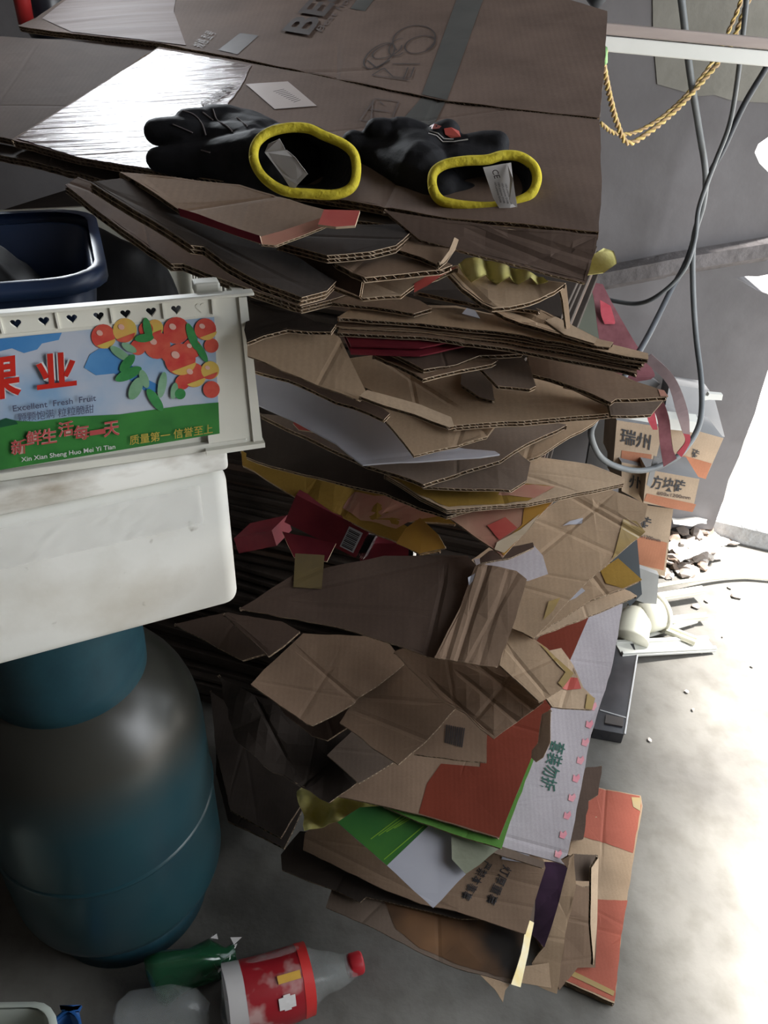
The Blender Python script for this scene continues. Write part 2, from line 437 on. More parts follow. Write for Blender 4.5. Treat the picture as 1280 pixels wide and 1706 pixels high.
# the wall, built round an unseen window added for the film highlight
WX0, WX1, WZ0, WZ1 = -.90, -.50, 1.56, 1.88
rp_ = [p for p in pts[1:-2]]
f = MB(); prism(f, [(WX1, 0)]+rp_+[(1.45, 2.7), (WX1, 2.7)], YW, YW+.14)
for x0, x1, z0, z1 in ((-1.7, WX0, 0, 2.7), (WX0, WX1, 0, WZ0), (WX0, WX1, WZ1, 2.7)): f.box(((x0+x1)/2, YW+.07, (z0+z1)/2), (x1-x0, .14, z1-z0))
structure('wall_back', f, WALLM)
f = MB()
for x0, x1, z0, z1 in ((WX0, WX1, WZ0, WZ0+.012), (WX0, WX1, WZ1-.012, WZ1), (WX0, WX0+.012, WZ0, WZ1), (WX1-.012, WX1, WZ0, WZ1)): f.box(((x0+x1)/2, YW+.03, (z0+z1)/2), (x1-x0, .05, z1-z0))
structure('window_added', f, plain('window_frame_paint', (.3, .3, .28), .5))
# render coat patches on the back wall, standing a few millimetres proud
def wallpatch(px, th, mat, name):
    pp = [(lambda q: (q.x, q.z))(atY(x, y, YW)) for x, y in px]; f = MB(); prism(f, pp, YW-th, YW+.002)
    o = f.build(name, mat, None); o['kind'] = 'structure'; return o
wallpatch([(1080, -700), (1300, -700), (1300, 172), (1255, 170), (1215, 166), (1190, 158), (1165, 160), (1130, 150), (1095, 140), (1088, 60)], .002, PATCHM, 'trim_1')
ledge = MB()
for a, b, h in (((960, 452), (1120, 420), 26), ((1120, 420), (1290, 392), 24)):
    q0, q1 = atY(*a, YW), atY(*b, YW); dz = h/FPX*1.9
    vs = [(q0.x, YW, q0.z), (q1.x, YW, q1.z), (q1.x, YW-.03, q1.z-.006), (q0.x, YW-.03, q0.z-.006), (q0.x, YW-.03, q0.z-dz), (q1.x, YW-.03, q1.z-dz), (q1.x, YW, q1.z-dz-.02), (q0.x, YW, q0.z-dz-.02)]
    ledge.add(vs, [[0, 1, 2, 3], [3, 2, 5, 4], [4, 5, 6, 7], [0, 3, 4, 7], [1, 6, 5, 2]])
structure('trim_2', ledge, concrete('ledge_cement', (.11, .10, .10), (.18, .165, .165), (.7, .7, .7), 6, .85, .5))
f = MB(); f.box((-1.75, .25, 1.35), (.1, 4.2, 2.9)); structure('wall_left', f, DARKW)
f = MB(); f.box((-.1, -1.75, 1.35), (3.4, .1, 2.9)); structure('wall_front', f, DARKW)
f = MB(); f.box((1.56, -.95, 1.35), (.1, 1.7, 2.9)); structure('wall_right_added', f, DARKW)  # unseen wall added to hold ambient light off the pile's front
f = MB(); cp = [(-1.8, -1.8), (1.45, -1.8), (1.45, .45), (1.68, 1.6), (1.70, 1.9), (-1.8, 1.9)]; n = len(cp)  # unseen; right edge shaped to place the sun's boundary on the floor
f.add([V((x, y, 2.72)) for x, y in cp]+[V((x, y, 2.80)) for x, y in cp], [list(range(n))[::-1], [i+n for i in range(n)]]+[[i, (i+1) % n, (i+1) % n+n, i+n] for i in range(n)])
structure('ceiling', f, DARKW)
k0 = atZ(1194, 893, .03); k1 = atZ(1330, 925, .03)
d = (k1-k0); an = math.atan2(d.y, d.x)
f = MB(); f.box((d.length/2, 0, .03), (d.length+.4, .1, .07), Matrix.Translation((k0.x+.13, k0.y+.04, 0)) @ Matrix.Rotation(an, 4, 'Z'), bev=.01)
structure('trim_3', f, concrete('sill_cement', (.34, .35, .36), (.5, .5, .5), (.7, .7, .7), 9, .85, .5))

# ================================================================== deep core of the pile, unseen bundles added to keep its gaps dark
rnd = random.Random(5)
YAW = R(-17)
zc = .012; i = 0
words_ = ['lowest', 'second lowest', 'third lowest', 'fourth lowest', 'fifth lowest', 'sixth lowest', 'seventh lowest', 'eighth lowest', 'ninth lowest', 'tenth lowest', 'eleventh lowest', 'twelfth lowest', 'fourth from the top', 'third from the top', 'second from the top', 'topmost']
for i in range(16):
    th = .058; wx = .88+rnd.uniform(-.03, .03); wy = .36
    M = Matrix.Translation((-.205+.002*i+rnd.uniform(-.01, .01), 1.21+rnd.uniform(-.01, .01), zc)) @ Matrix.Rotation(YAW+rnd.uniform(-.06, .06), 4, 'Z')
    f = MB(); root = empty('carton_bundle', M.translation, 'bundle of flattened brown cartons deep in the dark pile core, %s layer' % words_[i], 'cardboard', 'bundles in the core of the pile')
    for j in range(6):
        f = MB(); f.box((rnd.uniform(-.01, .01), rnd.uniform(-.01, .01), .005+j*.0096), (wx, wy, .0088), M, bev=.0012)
        f.build('sheet', K['dark' if (i*7+j) % 5 == 2 and i > 6 else 'shaded'], root)  # gap shade put into the near-black paper colour
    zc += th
print('core top', zc)

# ================================================================== sheets and cartons, lowest and rearmost first
PILE = 'flattened cartons of the waste pile'
# --- orange and tan carton flat on the floor
pl = Plane((0, 0, .016), (0, 0, 1))
b = sheet('flattened_carton', [(880, 1290), (995, 1312), (1068, 1326), (1071, 1343), (1058, 1420), (1045, 1500), (1036, 1556), (1024, 1672), (935, 1632), (862, 1500)], pl, 'tan',
   'flattened tan carton with faded orange ends flat on the floor under the pile', th=.012, layers=2, amp=.002,
   creases=[((955, 1535), (1040, 1558), .002), ((1010, 1310), (1003, 1420), .0015)])
b.decal([(985, 1312), (1066, 1327), (1069, 1343), (1055, 1421), (1010, 1404), (965, 1392)], K['orange2'], 'orange_panel', rag=.0006)
b.decal([(940, 1496), (1046, 1500), (1036, 1556), (1024, 1669), (936, 1630), (925, 1540)], K['orange2'], 'orange_panel', rag=.0006)
b.decal([(1052, 1329), (1068, 1330), (1067, 1352), (1055, 1345)], K['tape'], 'tape', .0012)
b.decal([(940, 1610), (1024, 1652), (1022, 1660), (940, 1620)], K['tape'], 'tape', .0012)

# --- black slab on the floor beside the pile
f = MB(); q = [atZ(x, y, .03) for x, y in ((990, 1214), (1040, 1223), (1062, 1092), (1046, 1040), (1010, 1040))]
n = len(q); f.add([p for p in q]+[V((p.x, p.y, .002)) for p in q], [list(range(n))[::-1], [i+n for i in range(n)]]+[[i, (i+1) % n, (i+1) % n+n, i+n] for i in range(n)])
sl = f.build('stone_slab', plain('black_slate_gloss', (.022, .022, .026), .25, (.045, .045, .05), 12, spec=.6)); tag(sl, 'black polished slab on the floor right of the pile', 'slab')
f = MB(); a, c = atZ(1041, 1223, .031), atZ(1062, 1092, .031); f.tube([a, c], .0022, 6); f.build('pale_edge', plain('cut_stone', (.42, .42, .42), .5), sl)
f = MB(); a, c = atZ(1000, 1183, .031), atZ(1044, 1196, .031); f.tube([a, c], .0015, 6); f.build('seam', plain('cut_stone', (.42, .42, .42), .5), sl)
f = MB(); q = [atZ(x, y, .034) for x, y in ((1010, 1190), (1040, 1196), (1038, 1210), (1008, 1204))]
f.add(q+[p-V((0, 0, .003)) for p in q], [[3, 2, 1, 0], [4, 5, 6, 7], [0, 1, 5, 4], [1, 2, 6, 5], [2, 3, 7, 6], [3, 0, 4, 7]]); f.build('chipped_corner', plain('slate_dull', (.07, .06, .055), .7), sl)

# --- scraps at the right foot of the pile
sheet('cardboard_scrap', [(963, 1292), (978, 1278), (1003, 1276), (997, 1324), (981, 1334), (972, 1398), (950, 1402), (952, 1340)], P(985, 1390, .80, 14, -5), 'dark', 'dark brown torn scrap poking out above the orange floor carton', amp=.004, rag=.0015)
b = sheet('open_carton', [(953, 1470), (972, 1478), (990, 1476), (994, 1540), (992, 1612), (962, 1612), (932, 1650), (922, 1600), (940, 1530)], P(970, 1610, .60, 48, 12), 'brown', 'brown carton end standing open on the orange floor carton', amp=.004, creases=[((948, 1530), (990, 1540), .002)])
sheet('flap', [(956, 1423), (997, 1425), (992, 1468), (953, 1467)], P(975, 1467, .63, 40, 10), 'grey', None, parent=b, amp=.002)
sheet('flap', [(986, 1446), (998, 1428), (996, 1540), (990, 1608), (985, 1540)], P(990, 1600, .59, 60, 40), 'light', None, parent=b, amp=.001)
sheet('flap', [(936, 1440), (957, 1425), (960, 1478), (942, 1555), (928, 1655), (897, 1642), (886, 1604), (908, 1575), (926, 1500)], P(925, 1650, .56, 50, -8), 'tan', None, parent=b, amp=.006, rag=.0015)
sheet('plastic_film', [(898, 1436), (950, 1440), (934, 1500), (908, 1580), (876, 1548), (884, 1500)], P(905, 1578, .57, 40, -5), plain('dark_purple_film', (.018, .010, .018), .22, (.05, .025, .05), 14, spec=.6, bs=.9), 'crumpled dark purple plastic film hanging under the white printed carton', 'plastic film', None, th=.0012, amp=.012, sheet=True)
sheet('cardboard_scrap', [(850, 1612), (915, 1604), (919, 1646), (885, 1640), (862, 1636)], P(885, 1642, .53, 20), 'tan', 'small tan scrap on the floor between scorched carton and open carton', amp=.002)
# --- dark sheets left of the pile foot
sheet('cardboard_sheet', [(360, 1190), (500, 1290), (505, 1345), (474, 1412), (380, 1368), (360, 1290)], P(470, 1410, .74, 4), 'shaded', 'nearly black sheet in shadow beside the gas bottle, lower one', amp=.003, th=.006)
sheet('cardboard_sheet', [(350, 1150), (470, 1240), (505, 1335), (468, 1395), (384, 1350), (360, 1250)], P(465, 1393, .735, 6), 'shaded', 'nearly black sheet in shadow beside the gas bottle, upper one', amp=.003, th=.006)
# --- scorched carton lowest in front
mt, t, bb = nt('scorched_print', (.05, .035, .025), .38, 0, .4)
tc, n_, cr = noisemix(t, bb, (.014, .012, .011), (.24, .12, .055), 7, 3, .42, .75); K['scorch'] = mt
b = sheet('flattened_carton', [(556, 1474), (700, 1440), (892, 1496), (889, 1540), (880, 1575), (868, 1642), (850, 1639), (760, 1613), (690, 1582), (620, 1545), (543, 1512)], P(866, 1642, .555, 14, -14), 'grey', 'smoke-blackened flat carton lowest at the front of the pile', amp=.003, creases=[((640, 1500), (600, 1540), .001)])
b.decal([(640, 1500), (700, 1470), (885, 1520), (878, 1560), (862, 1636), (765, 1608), (700, 1580), (660, 1548)], K['scorch'], 'scorched_panel', rag=.001)
sheet('flap', [(878, 1531), (890, 1537), (880, 1590), (868, 1645), (852, 1640), (868, 1590)], P(866, 1644, .545, 30, 30), plain('lit_white_board', (.85, .66, .26), .5, (.9, .85, .7), 30), 'turned-up flap, white inner side with caught light in its colour', parent=b, amp=.001, th=.002)  # white inner side; the light it catches is painted in as pale yellow
sheet('cardboard_scrap', [(800, 1624), (850, 1640), (842, 1650), (838, 1670), (826, 1650)], P(838, 1668, .53, 20), 'tan', 'small curled tan scrap hanging below the smoke-blackened carton', amp=.004, th=.002)
# --- kraft cartons with rows of black lettering
sheet('flattened_carton', [(468, 1424), (500, 1385), (640, 1400), (800, 1480), (810, 1532), (768, 1531), (640, 1500), (610, 1494), (600, 1503), (560, 1483), (520, 1470), (470, 1449)], P(600, 1503, .64, 10, -12), 'shaded', 'dark flat carton just above the smoke-blackened one', amp=.003, creases=[((600, 1410), (560, 1482), .001)])
b = sheet('flattened_carton', [(508, 1388), (560, 1345), (700, 1340), (905, 1432), (909, 1446), (895, 1490), (876, 1556), (820, 1538), (760, 1518), (700, 1505), (640, 1482), (505, 1416)], P(872, 1556, .575, 18, -10), 'brown', 'brown flat carton with rows of black characters under the white leaflet', amp=.003,
   creases=[((790, 1450), (905, 1478), .0015), ((770, 1490), (890, 1512), .0015)])
b.decal([(838, 1414), (883, 1421), (880, 1439), (836, 1432)], K['paper'], 'sticker', .0012, 'white sticker')
b.strokes([[(848+i*3.4, 1419+i*.5), (847+i*3.4, 1430+i*.5)] for i in range(9)], 1.6, K['black'], 'barcode')
for j, (s_, x, y) in enumerate((('严禁本事事', 810, 1432), ('灯厚重事', 842, 1440))):
    b.text(s_, (x-4, y), (x-34 if j else x-44, y+62), (x+12, y+8), K['black'], 'lettering', bold=.01)
sheet('flattened_carton', [(700, 1370), (760, 1380), (908, 1436), (906, 1446), (790, 1410)], P(905, 1445, .57, 16, -8), 'grey', 'greyish carton edge just below the green-edged carton', amp=.002)

# --- leaflet, film and lower egg tray
def fieldmesh(name, pl, poly, hf, mat, th, step, label, cat, parent=None):
    uv = [pl.uv(*p) for p in poly]; bm = clip_grid(uv, step); n = len(bm.verts)
    top = [V((v.co.x, v.co.y, hf(v.co.x, v.co.y))) for v in bm.verts]; vs = top+[p-V((0, 0, th)) for p in top]
    fs = [[v.index for v in f_.verts] for f_ in bm.faces]; nf = len(fs); fs += [[i+n for i in reversed(f_)] for f_ in fs[:nf]]
    fs += [[e.verts[0].index, e.verts[0].index+n, e.verts[1].index+n, e.verts[1].index] for e in bm.edges if e.is_boundary]; bm.free()
    o = put(name, mesh_of(name, vs, fs, [mat], smooth=True), pl.mat(), parent); tag(o, label, cat); return o
PULP = plain('yellow_pulp', (.66, .60, .20), .85, (.76, .70, .30), 60, bs=.5)
def eggtray(pl, poly, p, ang, label, amp=.017):
    ca, sa = math.cos(ang), math.sin(ang)
    def hf(x, y):
        a, b_ = (x*ca+y*sa)/p, (-x*sa+y*ca)/p
        c = math.cos(2*math.pi*a)+math.cos(2*math.pi*b_)
        return amp*max(-.95, min(1.1, c*.75))
    return fieldmesh('egg_tray', pl, poly, hf, PULP, .0022, .0045, label, 'egg tray')
pl = settle([(500, 1322), (520, 1310), (660, 1340), (657, 1352), (560, 1368), (512, 1386)], P(512, 1385, .66, 30, -20), .03, 'eggtray')
eggtray(pl, [(498, 1320), (520, 1290), (680, 1325), (657, 1352), (610, 1362), (560, 1372), (512, 1386)], .045, .25, 'yellow pulp egg tray peeping out near the pile foot beside the green leaflet')
b = sheet('leaflet', [(562, 1370), (600, 1345), (690, 1340), (742, 1362), (752, 1388), (753, 1432), (777, 1456), (722, 1513), (645, 1442)], P(722, 1512, .575, 30, -5), 'paper', 'white paper leaflet with green printed top hanging over the brown lettered carton', 'leaflet', None, sheet=True, th=.0008, amp=.003)
b.decal([(562, 1370), (600, 1345), (690, 1340), (742, 1362), (716, 1374), (645, 1442)], K['greenp'], 'green_panel')
b.strokes([[(618+i*13, 1398-i*6), (672+i*13, 1357-i*3)] for i in range(4)]+[[(640, 1432), (706, 1376)]], 2.2, plain('lime_ink', (.16, .34, .03), .5), 'small_print')
sheet('plastic_film', [(752, 1376), (800, 1388), (834, 1412), (800, 1440), (776, 1456), (753, 1432)], P(776, 1456, .57, 25), plain('grey_green_film', (.16, .17, .12), .3, (.22, .23, .17), 20, spec=.5, bs=.6), 'greyish clear plastic film behind the white leaflet tip', 'plastic film', None, th=.0008, amp=.004, sheet=True)

# --- white printed carton
b = sheet('flattened_carton', [(950, 1060), (990, 1003), (1038, 1006), (1030, 1060), (1018, 1120), (985, 1225), (965, 1330), (943, 1441), (900, 1428), (834, 1410), (832, 1392), (868, 1290), (890, 1190)], P(943, 1440, .60, 22, -4), 'white', 'white carton with green characters and pink marks at the right side of the pile', amp=.002,
   creases=[((838, 1392), (948, 1422), .0015), ((956, 1150), (1008, 1155), .0015)], th=.005)
b.text('套装勿拆', (918, 1232), (898, 1312), (944, 1240), K['dgreen'], 'green_lettering', bold=.012)
for x, y in ((996, 1176), (990, 1206), (983, 1236), (975, 1266), (968, 1296), (961, 1328), (953, 1358), (946, 1390), (938, 1422)):
    x -= 7; b.decal([(x-7, y+5), (x-5, y-6), (x-1, y-2), (x+4, y-7), (x+6, y), (x+1, y+8)], K['pinkink'], 'pink_mark', .0008)
sheet('flap', [(936, 1434), (950, 1425), (946, 1446)], P(943, 1446, .60, 60), 'brown', None, parent=b, amp=.001)
# --- green edged carton and orange carton
b = sheet('flattened_carton', [(640, 1345), (620, 1320), (740, 1250), (880, 1240), (893, 1255), (845, 1385), (836, 1414), (752, 1388), (700, 1370)], P(836, 1412, .595, 13, -9), 'green', 'bright green flat carton directly under the orange one', amp=.001, th=.004)
b = sheet('flattened_carton', [(520, 1318), (545, 1230), (740, 1150), (830, 1080), (900, 1035), (984, 1020), (950, 1100), (918, 1180), (893, 1245), (832, 1397), (770, 1378), (700, 1357), (600, 1334)], P(832, 1396, .59, 16, -8), 'brown', 'big carton with solid orange-red printed end, low in the pile', amp=.0015,
   creases=[((845, 1205), (900, 1220), .0015)])
b.decal([(735, 1272), (800, 1278), (810, 1180), (900, 1060), (930, 1030), (984, 1022), (950, 1100), (918, 1180), (893, 1245), (832, 1395), (770, 1376), (698, 1355), (712, 1305)], K['orange'], 'orange_panel')
sheet('cardboard_scrap', [(903, 1190), (918, 1182), (917, 1236), (905, 1262), (893, 1270), (885, 1262), (886, 1250), (896, 1238)], P(893, 1268, .585, 40, -30), 'brown', 'curled brown strip lying along the edge of the orange-red carton', amp=.004, th=.003)

# --- middle group
sheet('cardboard_sheet', [(360, 1120), (430, 1160), (520, 1180), (600, 1215), (640, 1240), (600, 1300), (548, 1337), (500, 1310), (440, 1277), (392, 1230)], P(548, 1336, .64, 24, -18), 'shaded', 'dark crumpled sheet with a hollow, left of the orange-red carton', amp=.016, rag=.002, step=.014, creases=[((500, 1310), (560, 1255), .003), ((430, 1170), (470, 1250), .004)])
sheet('cardboard_sheet', [(545, 1258), (590, 1215), (650, 1240), (665, 1264), (598, 1305)], P(598, 1304, .635, 16, -12), 'grey', 'small grey-brown rectangle above the yellow pulp tray low in the pile', amp=.001)
sheet('cardboard_sheet', [(430, 1130), (475, 1190), (520, 1226), (546, 1234), (600, 1200), (640, 1140), (560, 1100)], P(546, 1233, .645, 20, -10), 'dark', 'round-cornered dark sheet directly under the round-cornered brown one', amp=.002)
b = sheet('cardboard_sheet', [(686, 1200), (740, 1150), (800, 1170), (812, 1216), (811, 1270), (760, 1266), (690, 1256)], P(811, 1269, .60, 16, -4), 'brown', 'brown sheet with a small black barcode on the orange-red carton', amp=.001)
b.strokes([[(745+i*3.6, 1208+i*.7), (742+i*3.4, 1238+i*1.0)] for i in range(9)], 2.6, K['black'], 'barcode')
b = sheet('cardboard_sheet', [(566, 1204), (600, 1150), (672, 1098), (720, 1130), (760, 1180), (748, 1192), (705, 1240), (664, 1274), (640, 1258)], P(664, 1273, .60, 22, -14), 'brown', 'brown sheet with a ragged pale right edge, centre of the lower pile', amp=.002, rag=.0015)
b = sheet('cardboard_sheet', [(418, 1140), (440, 1115), (505, 1055), (640, 1060), (674, 1106), (630, 1142), (596, 1163), (590, 1172), (560, 1190), (522, 1208), (512, 1206)], P(520, 1208, .63, 22, 14), 'brown', 'round-cornered brown sheet in the middle left of the pile', amp=.003, creases=[((505, 1090), (598, 1170), .002)])
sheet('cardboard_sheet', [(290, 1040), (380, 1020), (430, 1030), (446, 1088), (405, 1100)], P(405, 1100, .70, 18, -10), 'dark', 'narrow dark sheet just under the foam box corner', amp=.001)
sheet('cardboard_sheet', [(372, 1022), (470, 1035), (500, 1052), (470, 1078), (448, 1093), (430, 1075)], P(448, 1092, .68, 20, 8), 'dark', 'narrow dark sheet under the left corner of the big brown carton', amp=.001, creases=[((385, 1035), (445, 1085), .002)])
# crumpled taped carton and the labelled flap
b = sheet('flattened_carton', [(880, 1090), (935, 1080), (956, 1108), (972, 1146), (991, 1164), (986, 1183), (920, 1178), (900, 1150)], P(985, 1183, .60, 26, 12), 'light', 'small taped carton end with a red label right of the crumpled carton', amp=.002)
b.decal([(930, 1146), (948, 1128), (962, 1130), (968, 1148), (945, 1150)], K['redp'], 'label', .001, 'red and white label')
b.decal([(978, 1156), (991, 1164), (986, 1183), (974, 1181)], K['tape'], 'tape', .001)
b = sheet('flattened_carton', [(655, 1085), (740, 1060), (840, 1040), (836, 1108), (872, 1140), (906, 1170), (890, 1182), (823, 1231), (800, 1214), (775, 1188), (740, 1170)], P(822, 1231, .585, 30, -10), 'brown', 'crumpled ribbed carton with its corner pointing down, centre of the pile', amp=.004, step=.016,
   creases=[((775, 1130), (860, 1200), .003), ((800, 1110), (888, 1180), .003), ((735, 1150), (810, 1215), .003), ((800, 1190), (850, 1130), .0025)])
b2 = sheet('flap', [(848, 1040), (870, 1050), (912, 1080), (956, 1122), (936, 1148), (900, 1170), (870, 1142), (832, 1108)], P(900, 1169, .58, 26, 6), 'tan', None, parent=b, amp=.002, creases=[((850, 1085), (905, 1150), .002)])
b2.decal([(898, 1072), (906, 1077), (940, 1108), (956, 1122), (938, 1146), (930, 1138), (942, 1120), (930, 1108)], K['tape'], 'tape', .001)
# right hand tan group
sheet('cardboard_sheet', [(930, 1000), (985, 960), (1050, 985), (1062, 993), (1000, 1020), (890, 1062), (884, 1040)], P(900, 1060, .64, 20, 6), 'light', 'light sheet ending near the white pipe fitting, lowest of the right fan', amp=.002)
b = sheet('cardboard_sheet', [(880, 1040), (940, 985), (1000, 950), (1030, 930), (1070, 966), (1040, 980), (985, 1000), (940, 1030), (884, 1062)], P(884, 1061, .635, 24, -4), 'tan', 'tan sheet with a yellow printed corner in the right fan', amp=.002, creases=[((985, 955), (1010, 988), .002)])
b.decal([(1000, 950), (1030, 930), (1070, 966), (1038, 980), (1010, 972)], K['yellow'], 'yellow_corner')
b.decal([(945, 990), (965, 976), (975, 985), (958, 998), (945, 1003)], K['paper'], 'sticker', .001, 'small grey-white sticker')
b = sheet('flattened_carton', [(760, 950), (860, 880), (925, 836), (1000, 806), (1045, 822), (1082, 836), (1076, 862), (1068, 868), (1076, 884), (1040, 915), (980, 968), (930, 1020), (890, 1063), (850, 1045)], P(890, 1062, .625, 26, -6), 'tan', 'large light tan carton with a yellowed taped edge, right middle of the pile', amp=.0025, rag=.001,
   creases=[((905, 870), (1045, 930), .0012), ((960, 830), (1064, 888), .003), ((1000, 840), (1060, 872), .002), ((868, 950), (1000, 840), .0012)], curl=((900, 920), (1080, 840), -.004))
b.decal([(1040, 862), (1062, 866), (1077, 884), (1040, 915), (1020, 932), (1030, 900)], K['tape'], 'tape', .001, rag=.0006)
b.decal([(938, 876), (950, 868), (972, 862), (970, 872), (948, 874)], K['paper'], 'torn_paper', .001)
b.decal([(914, 1003), (934, 996), (922, 1018), (905, 1034)], K['tape'], 'tape', .001)
b = sheet('cardboard_scrap', [(790, 932), (888, 906), (905, 925), (914, 956), (880, 968), (800, 960)], P(880, 968, .61, 40, 5), 'white', 'greyish white torn flap above the big brown carton', amp=.002, rag=.001, th=.003)
# big brown carton
b = sheet('flattened_carton', [(398, 1014), (450, 980), (487, 958), (640, 925), (780, 925), (796, 944), (772, 1010), (728, 1098), (650, 1072), (560, 1044)], P(560, 1044, .60, 34, 0), 'dark', 'big dark brown carton panel at mid height across the pile', amp=.002, creases=[((400, 1003), (520, 955), .001), ((742, 960), (712, 1090), .0025)])
b2 = sheet('flap', [(792, 943), (802, 938), (862, 950), (879, 964), (860, 1030), (830, 1111), (800, 1108), (724, 1096), (768, 1010)], P(828, 1110, .585, 36, 2), 'brown', None, parent=b, amp=.003, creases=[((812, 948), (765, 1095), .003), ((785, 960), (745, 1090), .002), ((846, 960), (800, 1105), .0012)], step=.02)
b2.decal([(780, 962), (792, 955), (788, 968), (782, 975)], K['paper'], 'torn_paper', .001)
b.decal([(492, 922), (541, 925), (536, 981), (489, 978)], K['tape2'], 'tape', .0015, 'yellowed strip of tape')
sheet('cardboard_scrap', [(800, 930), (815, 918), (888, 904), (890, 912), (850, 930), (802, 938)], P(802, 938, .60, 20, 0), 'dark', 'dark narrow strip with a pale edge above the greyish white flap', amp=.001, th=.003)
# --- red foil boxes
FOIL = K['silver']
def redbox(p0, p1, p2, Y0, Y1, h, label, bar, foil=True):
    """p0 lower left, p1 lower right corner of the front face, p2 its upper right corner"""
    a, b_, c = atY(*p0, Y0), atY(*p1, Y1), atY(*p2, Y1+.004); ex = (b_-a); ez = (c-b_); ey = ex.cross(ez).normalized()*-h
    if ey.y < 0: ey = -ey
    root = empty('tea_box', (a+b_)/2, label, 'box', 'red boxes wedged in the pile'); root.name = 'small_box'
    def quadbox(mb, o, x, y, z): mb.add([o, o+x, o+x+y, o+y, o+z, o+x+z, o+x+y+z, o+y+z], [[0, 3, 2, 1], [4, 5, 6, 7], [0, 1, 5, 4], [1, 2, 6, 5], [2, 3, 7, 6], [3, 0, 4, 7]])
    SEEN.append((Plane(a, ex.cross(ez)), [p0, p1, p2, (p0[0]+p2[0]-p1[0], p0[1]+p2[1]-p1[1])]))
    mb = MB(); quadbox(mb, a, ex*.9, ey, ez); mb.build('box_body', K['red'], root)
    mb = MB(); rr = random.Random(3)
    for k in range(5 if foil else 0):
        o = a+ex*(.9+.02*k); mb.add([o+ez*.05, o+ex*.03+ey*.3+ez*.1, o+ez*.95+ex*.01, o+ey*.9+ez*(.2+.15*k), o+ex*.04+ey*.5+ez*.8], [[0, 1, 4, 2], [1, 3, 4], [0, 3, 1], [2, 4, 3]])
    if foil: mb.build('foil_end', FOIL, root)
    if bar:
        n_ = -ey.normalized()*.0006; o = a+ex*bar[0]+ez*.12+n_; mb = MB(); mb.add([o, o+ex*bar[1], o+ex*bar[1]+ez*.75, o+ez*.75], [[0, 1, 2, 3]]); mb.build('sticker', K['paper'], root)['label'] = 'white barcode sticker'
        mb = MB()
        for k in range(11):
            q = o+n_*.5+ez*(.05+.06*k)+ex*bar[1]*.08; w_ = ez*(.03 if k % 3 else .045); mb.add([q, q+ex*bar[1]*.8, q+ex*bar[1]*.8+w_, q+w_], [[0, 1, 2, 3]])
        mb.build('barcode', K['black'], root)
    return root
redbox((474, 870), (606, 936), (628, 892), .68, .66, .03, 'long dark red box with a white barcode sticker and foil end under the yellow carton', (.68, .17))
redbox((600, 938), (690, 938), (690, 905), .675, .665, .03, 'dark red box with silver foil end in shadow above the big brown panel', None)
redbox((398, 922), (468, 908), (460, 882), .715, .70, .04, 'red box end glinting beside the foam box edge', None, False)
sheet('cardboard_sheet', [(470, 885), (560, 905), (545, 935), (490, 928)], P(520, 932, .655, 20), 'red', 'dark red card tucked under the long red box', amp=.001, th=.002)
# --- yellow printed long carton
b = sheet('flattened_carton', [(404, 755), (440, 770), (560, 800), (690, 830), (752, 856), (760, 872), (700, 866), (660, 862), (735, 915), (700, 922), (652, 896), (565, 856), (482, 822), (406, 780)], P(700, 921, .63, 30, -8), 'yellow', 'crumpled long carton in dull yellow print above the red boxes', amp=.010, step=.016, rag=.0012, creases=[((520, 808), (500, 840), .002), ((590, 815), (560, 868), .003), ((640, 850), (690, 832), .003)])
b.decal([(590, 812), (690, 832), (745, 856), (700, 862), (660, 878), (600, 862), (570, 840)], K['pink'], 'faded_pink_print', rag=.002)
b2 = sheet('flap', [(676, 880), (700, 862), (730, 890), (742, 912), (700, 922), (660, 905)], P(700, 921, .62, 45, -20), 'yellowg', None, parent=b, amp=.006, step=.01)
b = sheet('flattened_carton', [(748, 862), (770, 835), (860, 820), (928, 826), (922, 836), (880, 880), (838, 928), (822, 914)], P(836, 927, .60, 34, -6), 'pink', 'pink and yellow glossy printed carton corner with taped shiny edge', amp=.001, gap=.018)
b.decal([(876, 824), (928, 828), (880, 880), (840, 926), (826, 912), (870, 875)], K['yellowg'], 'yellow_border')
b.decal([(828, 904), (868, 882), (900, 856), (884, 880), (840, 922), (824, 916)], plain('clear_tape_gloss', (.55, .45, .33), .08, (.5, .38, .25), 20, spec=1.0), 'tape', .0012)
b.decal([(812, 876), (842, 862), (862, 880), (832, 900)], K['redp'], 'red_print', .0009)

# --- mid-upper sheets
sheet('cardboard_sheet', [(408, 690), (600, 750), (770, 830), (790, 850), (745, 862), (700, 846), (640, 818), (560, 800), (450, 775), (410, 760)], P(745, 860, .635, 16, -10), 'shaded', 'dark sheet with a fluted lower edge directly above the yellow printed carton', amp=.003)
b = sheet('flattened_carton', [(640, 790), (820, 760), (900, 762), (985, 775), (1041, 797), (1040, 805), (960, 822), (880, 839), (800, 846), (745, 850), (700, 828)], P(745, 849, .62, 10, 0), 'light', 'thin light carton with yellow and pink print pointing right', amp=.002, th=.006, layers=2, creases=[((860, 785), (935, 812), .0015)])
b.decal([(650, 794), (830, 800), (925, 812), (880, 836), (800, 843), (748, 846), (700, 826)], K['yellow'], 'yellow_print', rag=.001)
b.decal([(840, 806), (925, 812), (890, 832), (830, 826)], K['pink'], 'pink_print', .0008, rag=.001)
sheet('cardboard_sheet', [(800, 745), (850, 715), (900, 690), (1005, 690), (990, 704), (930, 738), (896, 760), (846, 775)], P(850, 772, .67, 16, -5), 'tan', 'sheet with a bright lower edge slanting up under the folded tan carton', amp=.002)
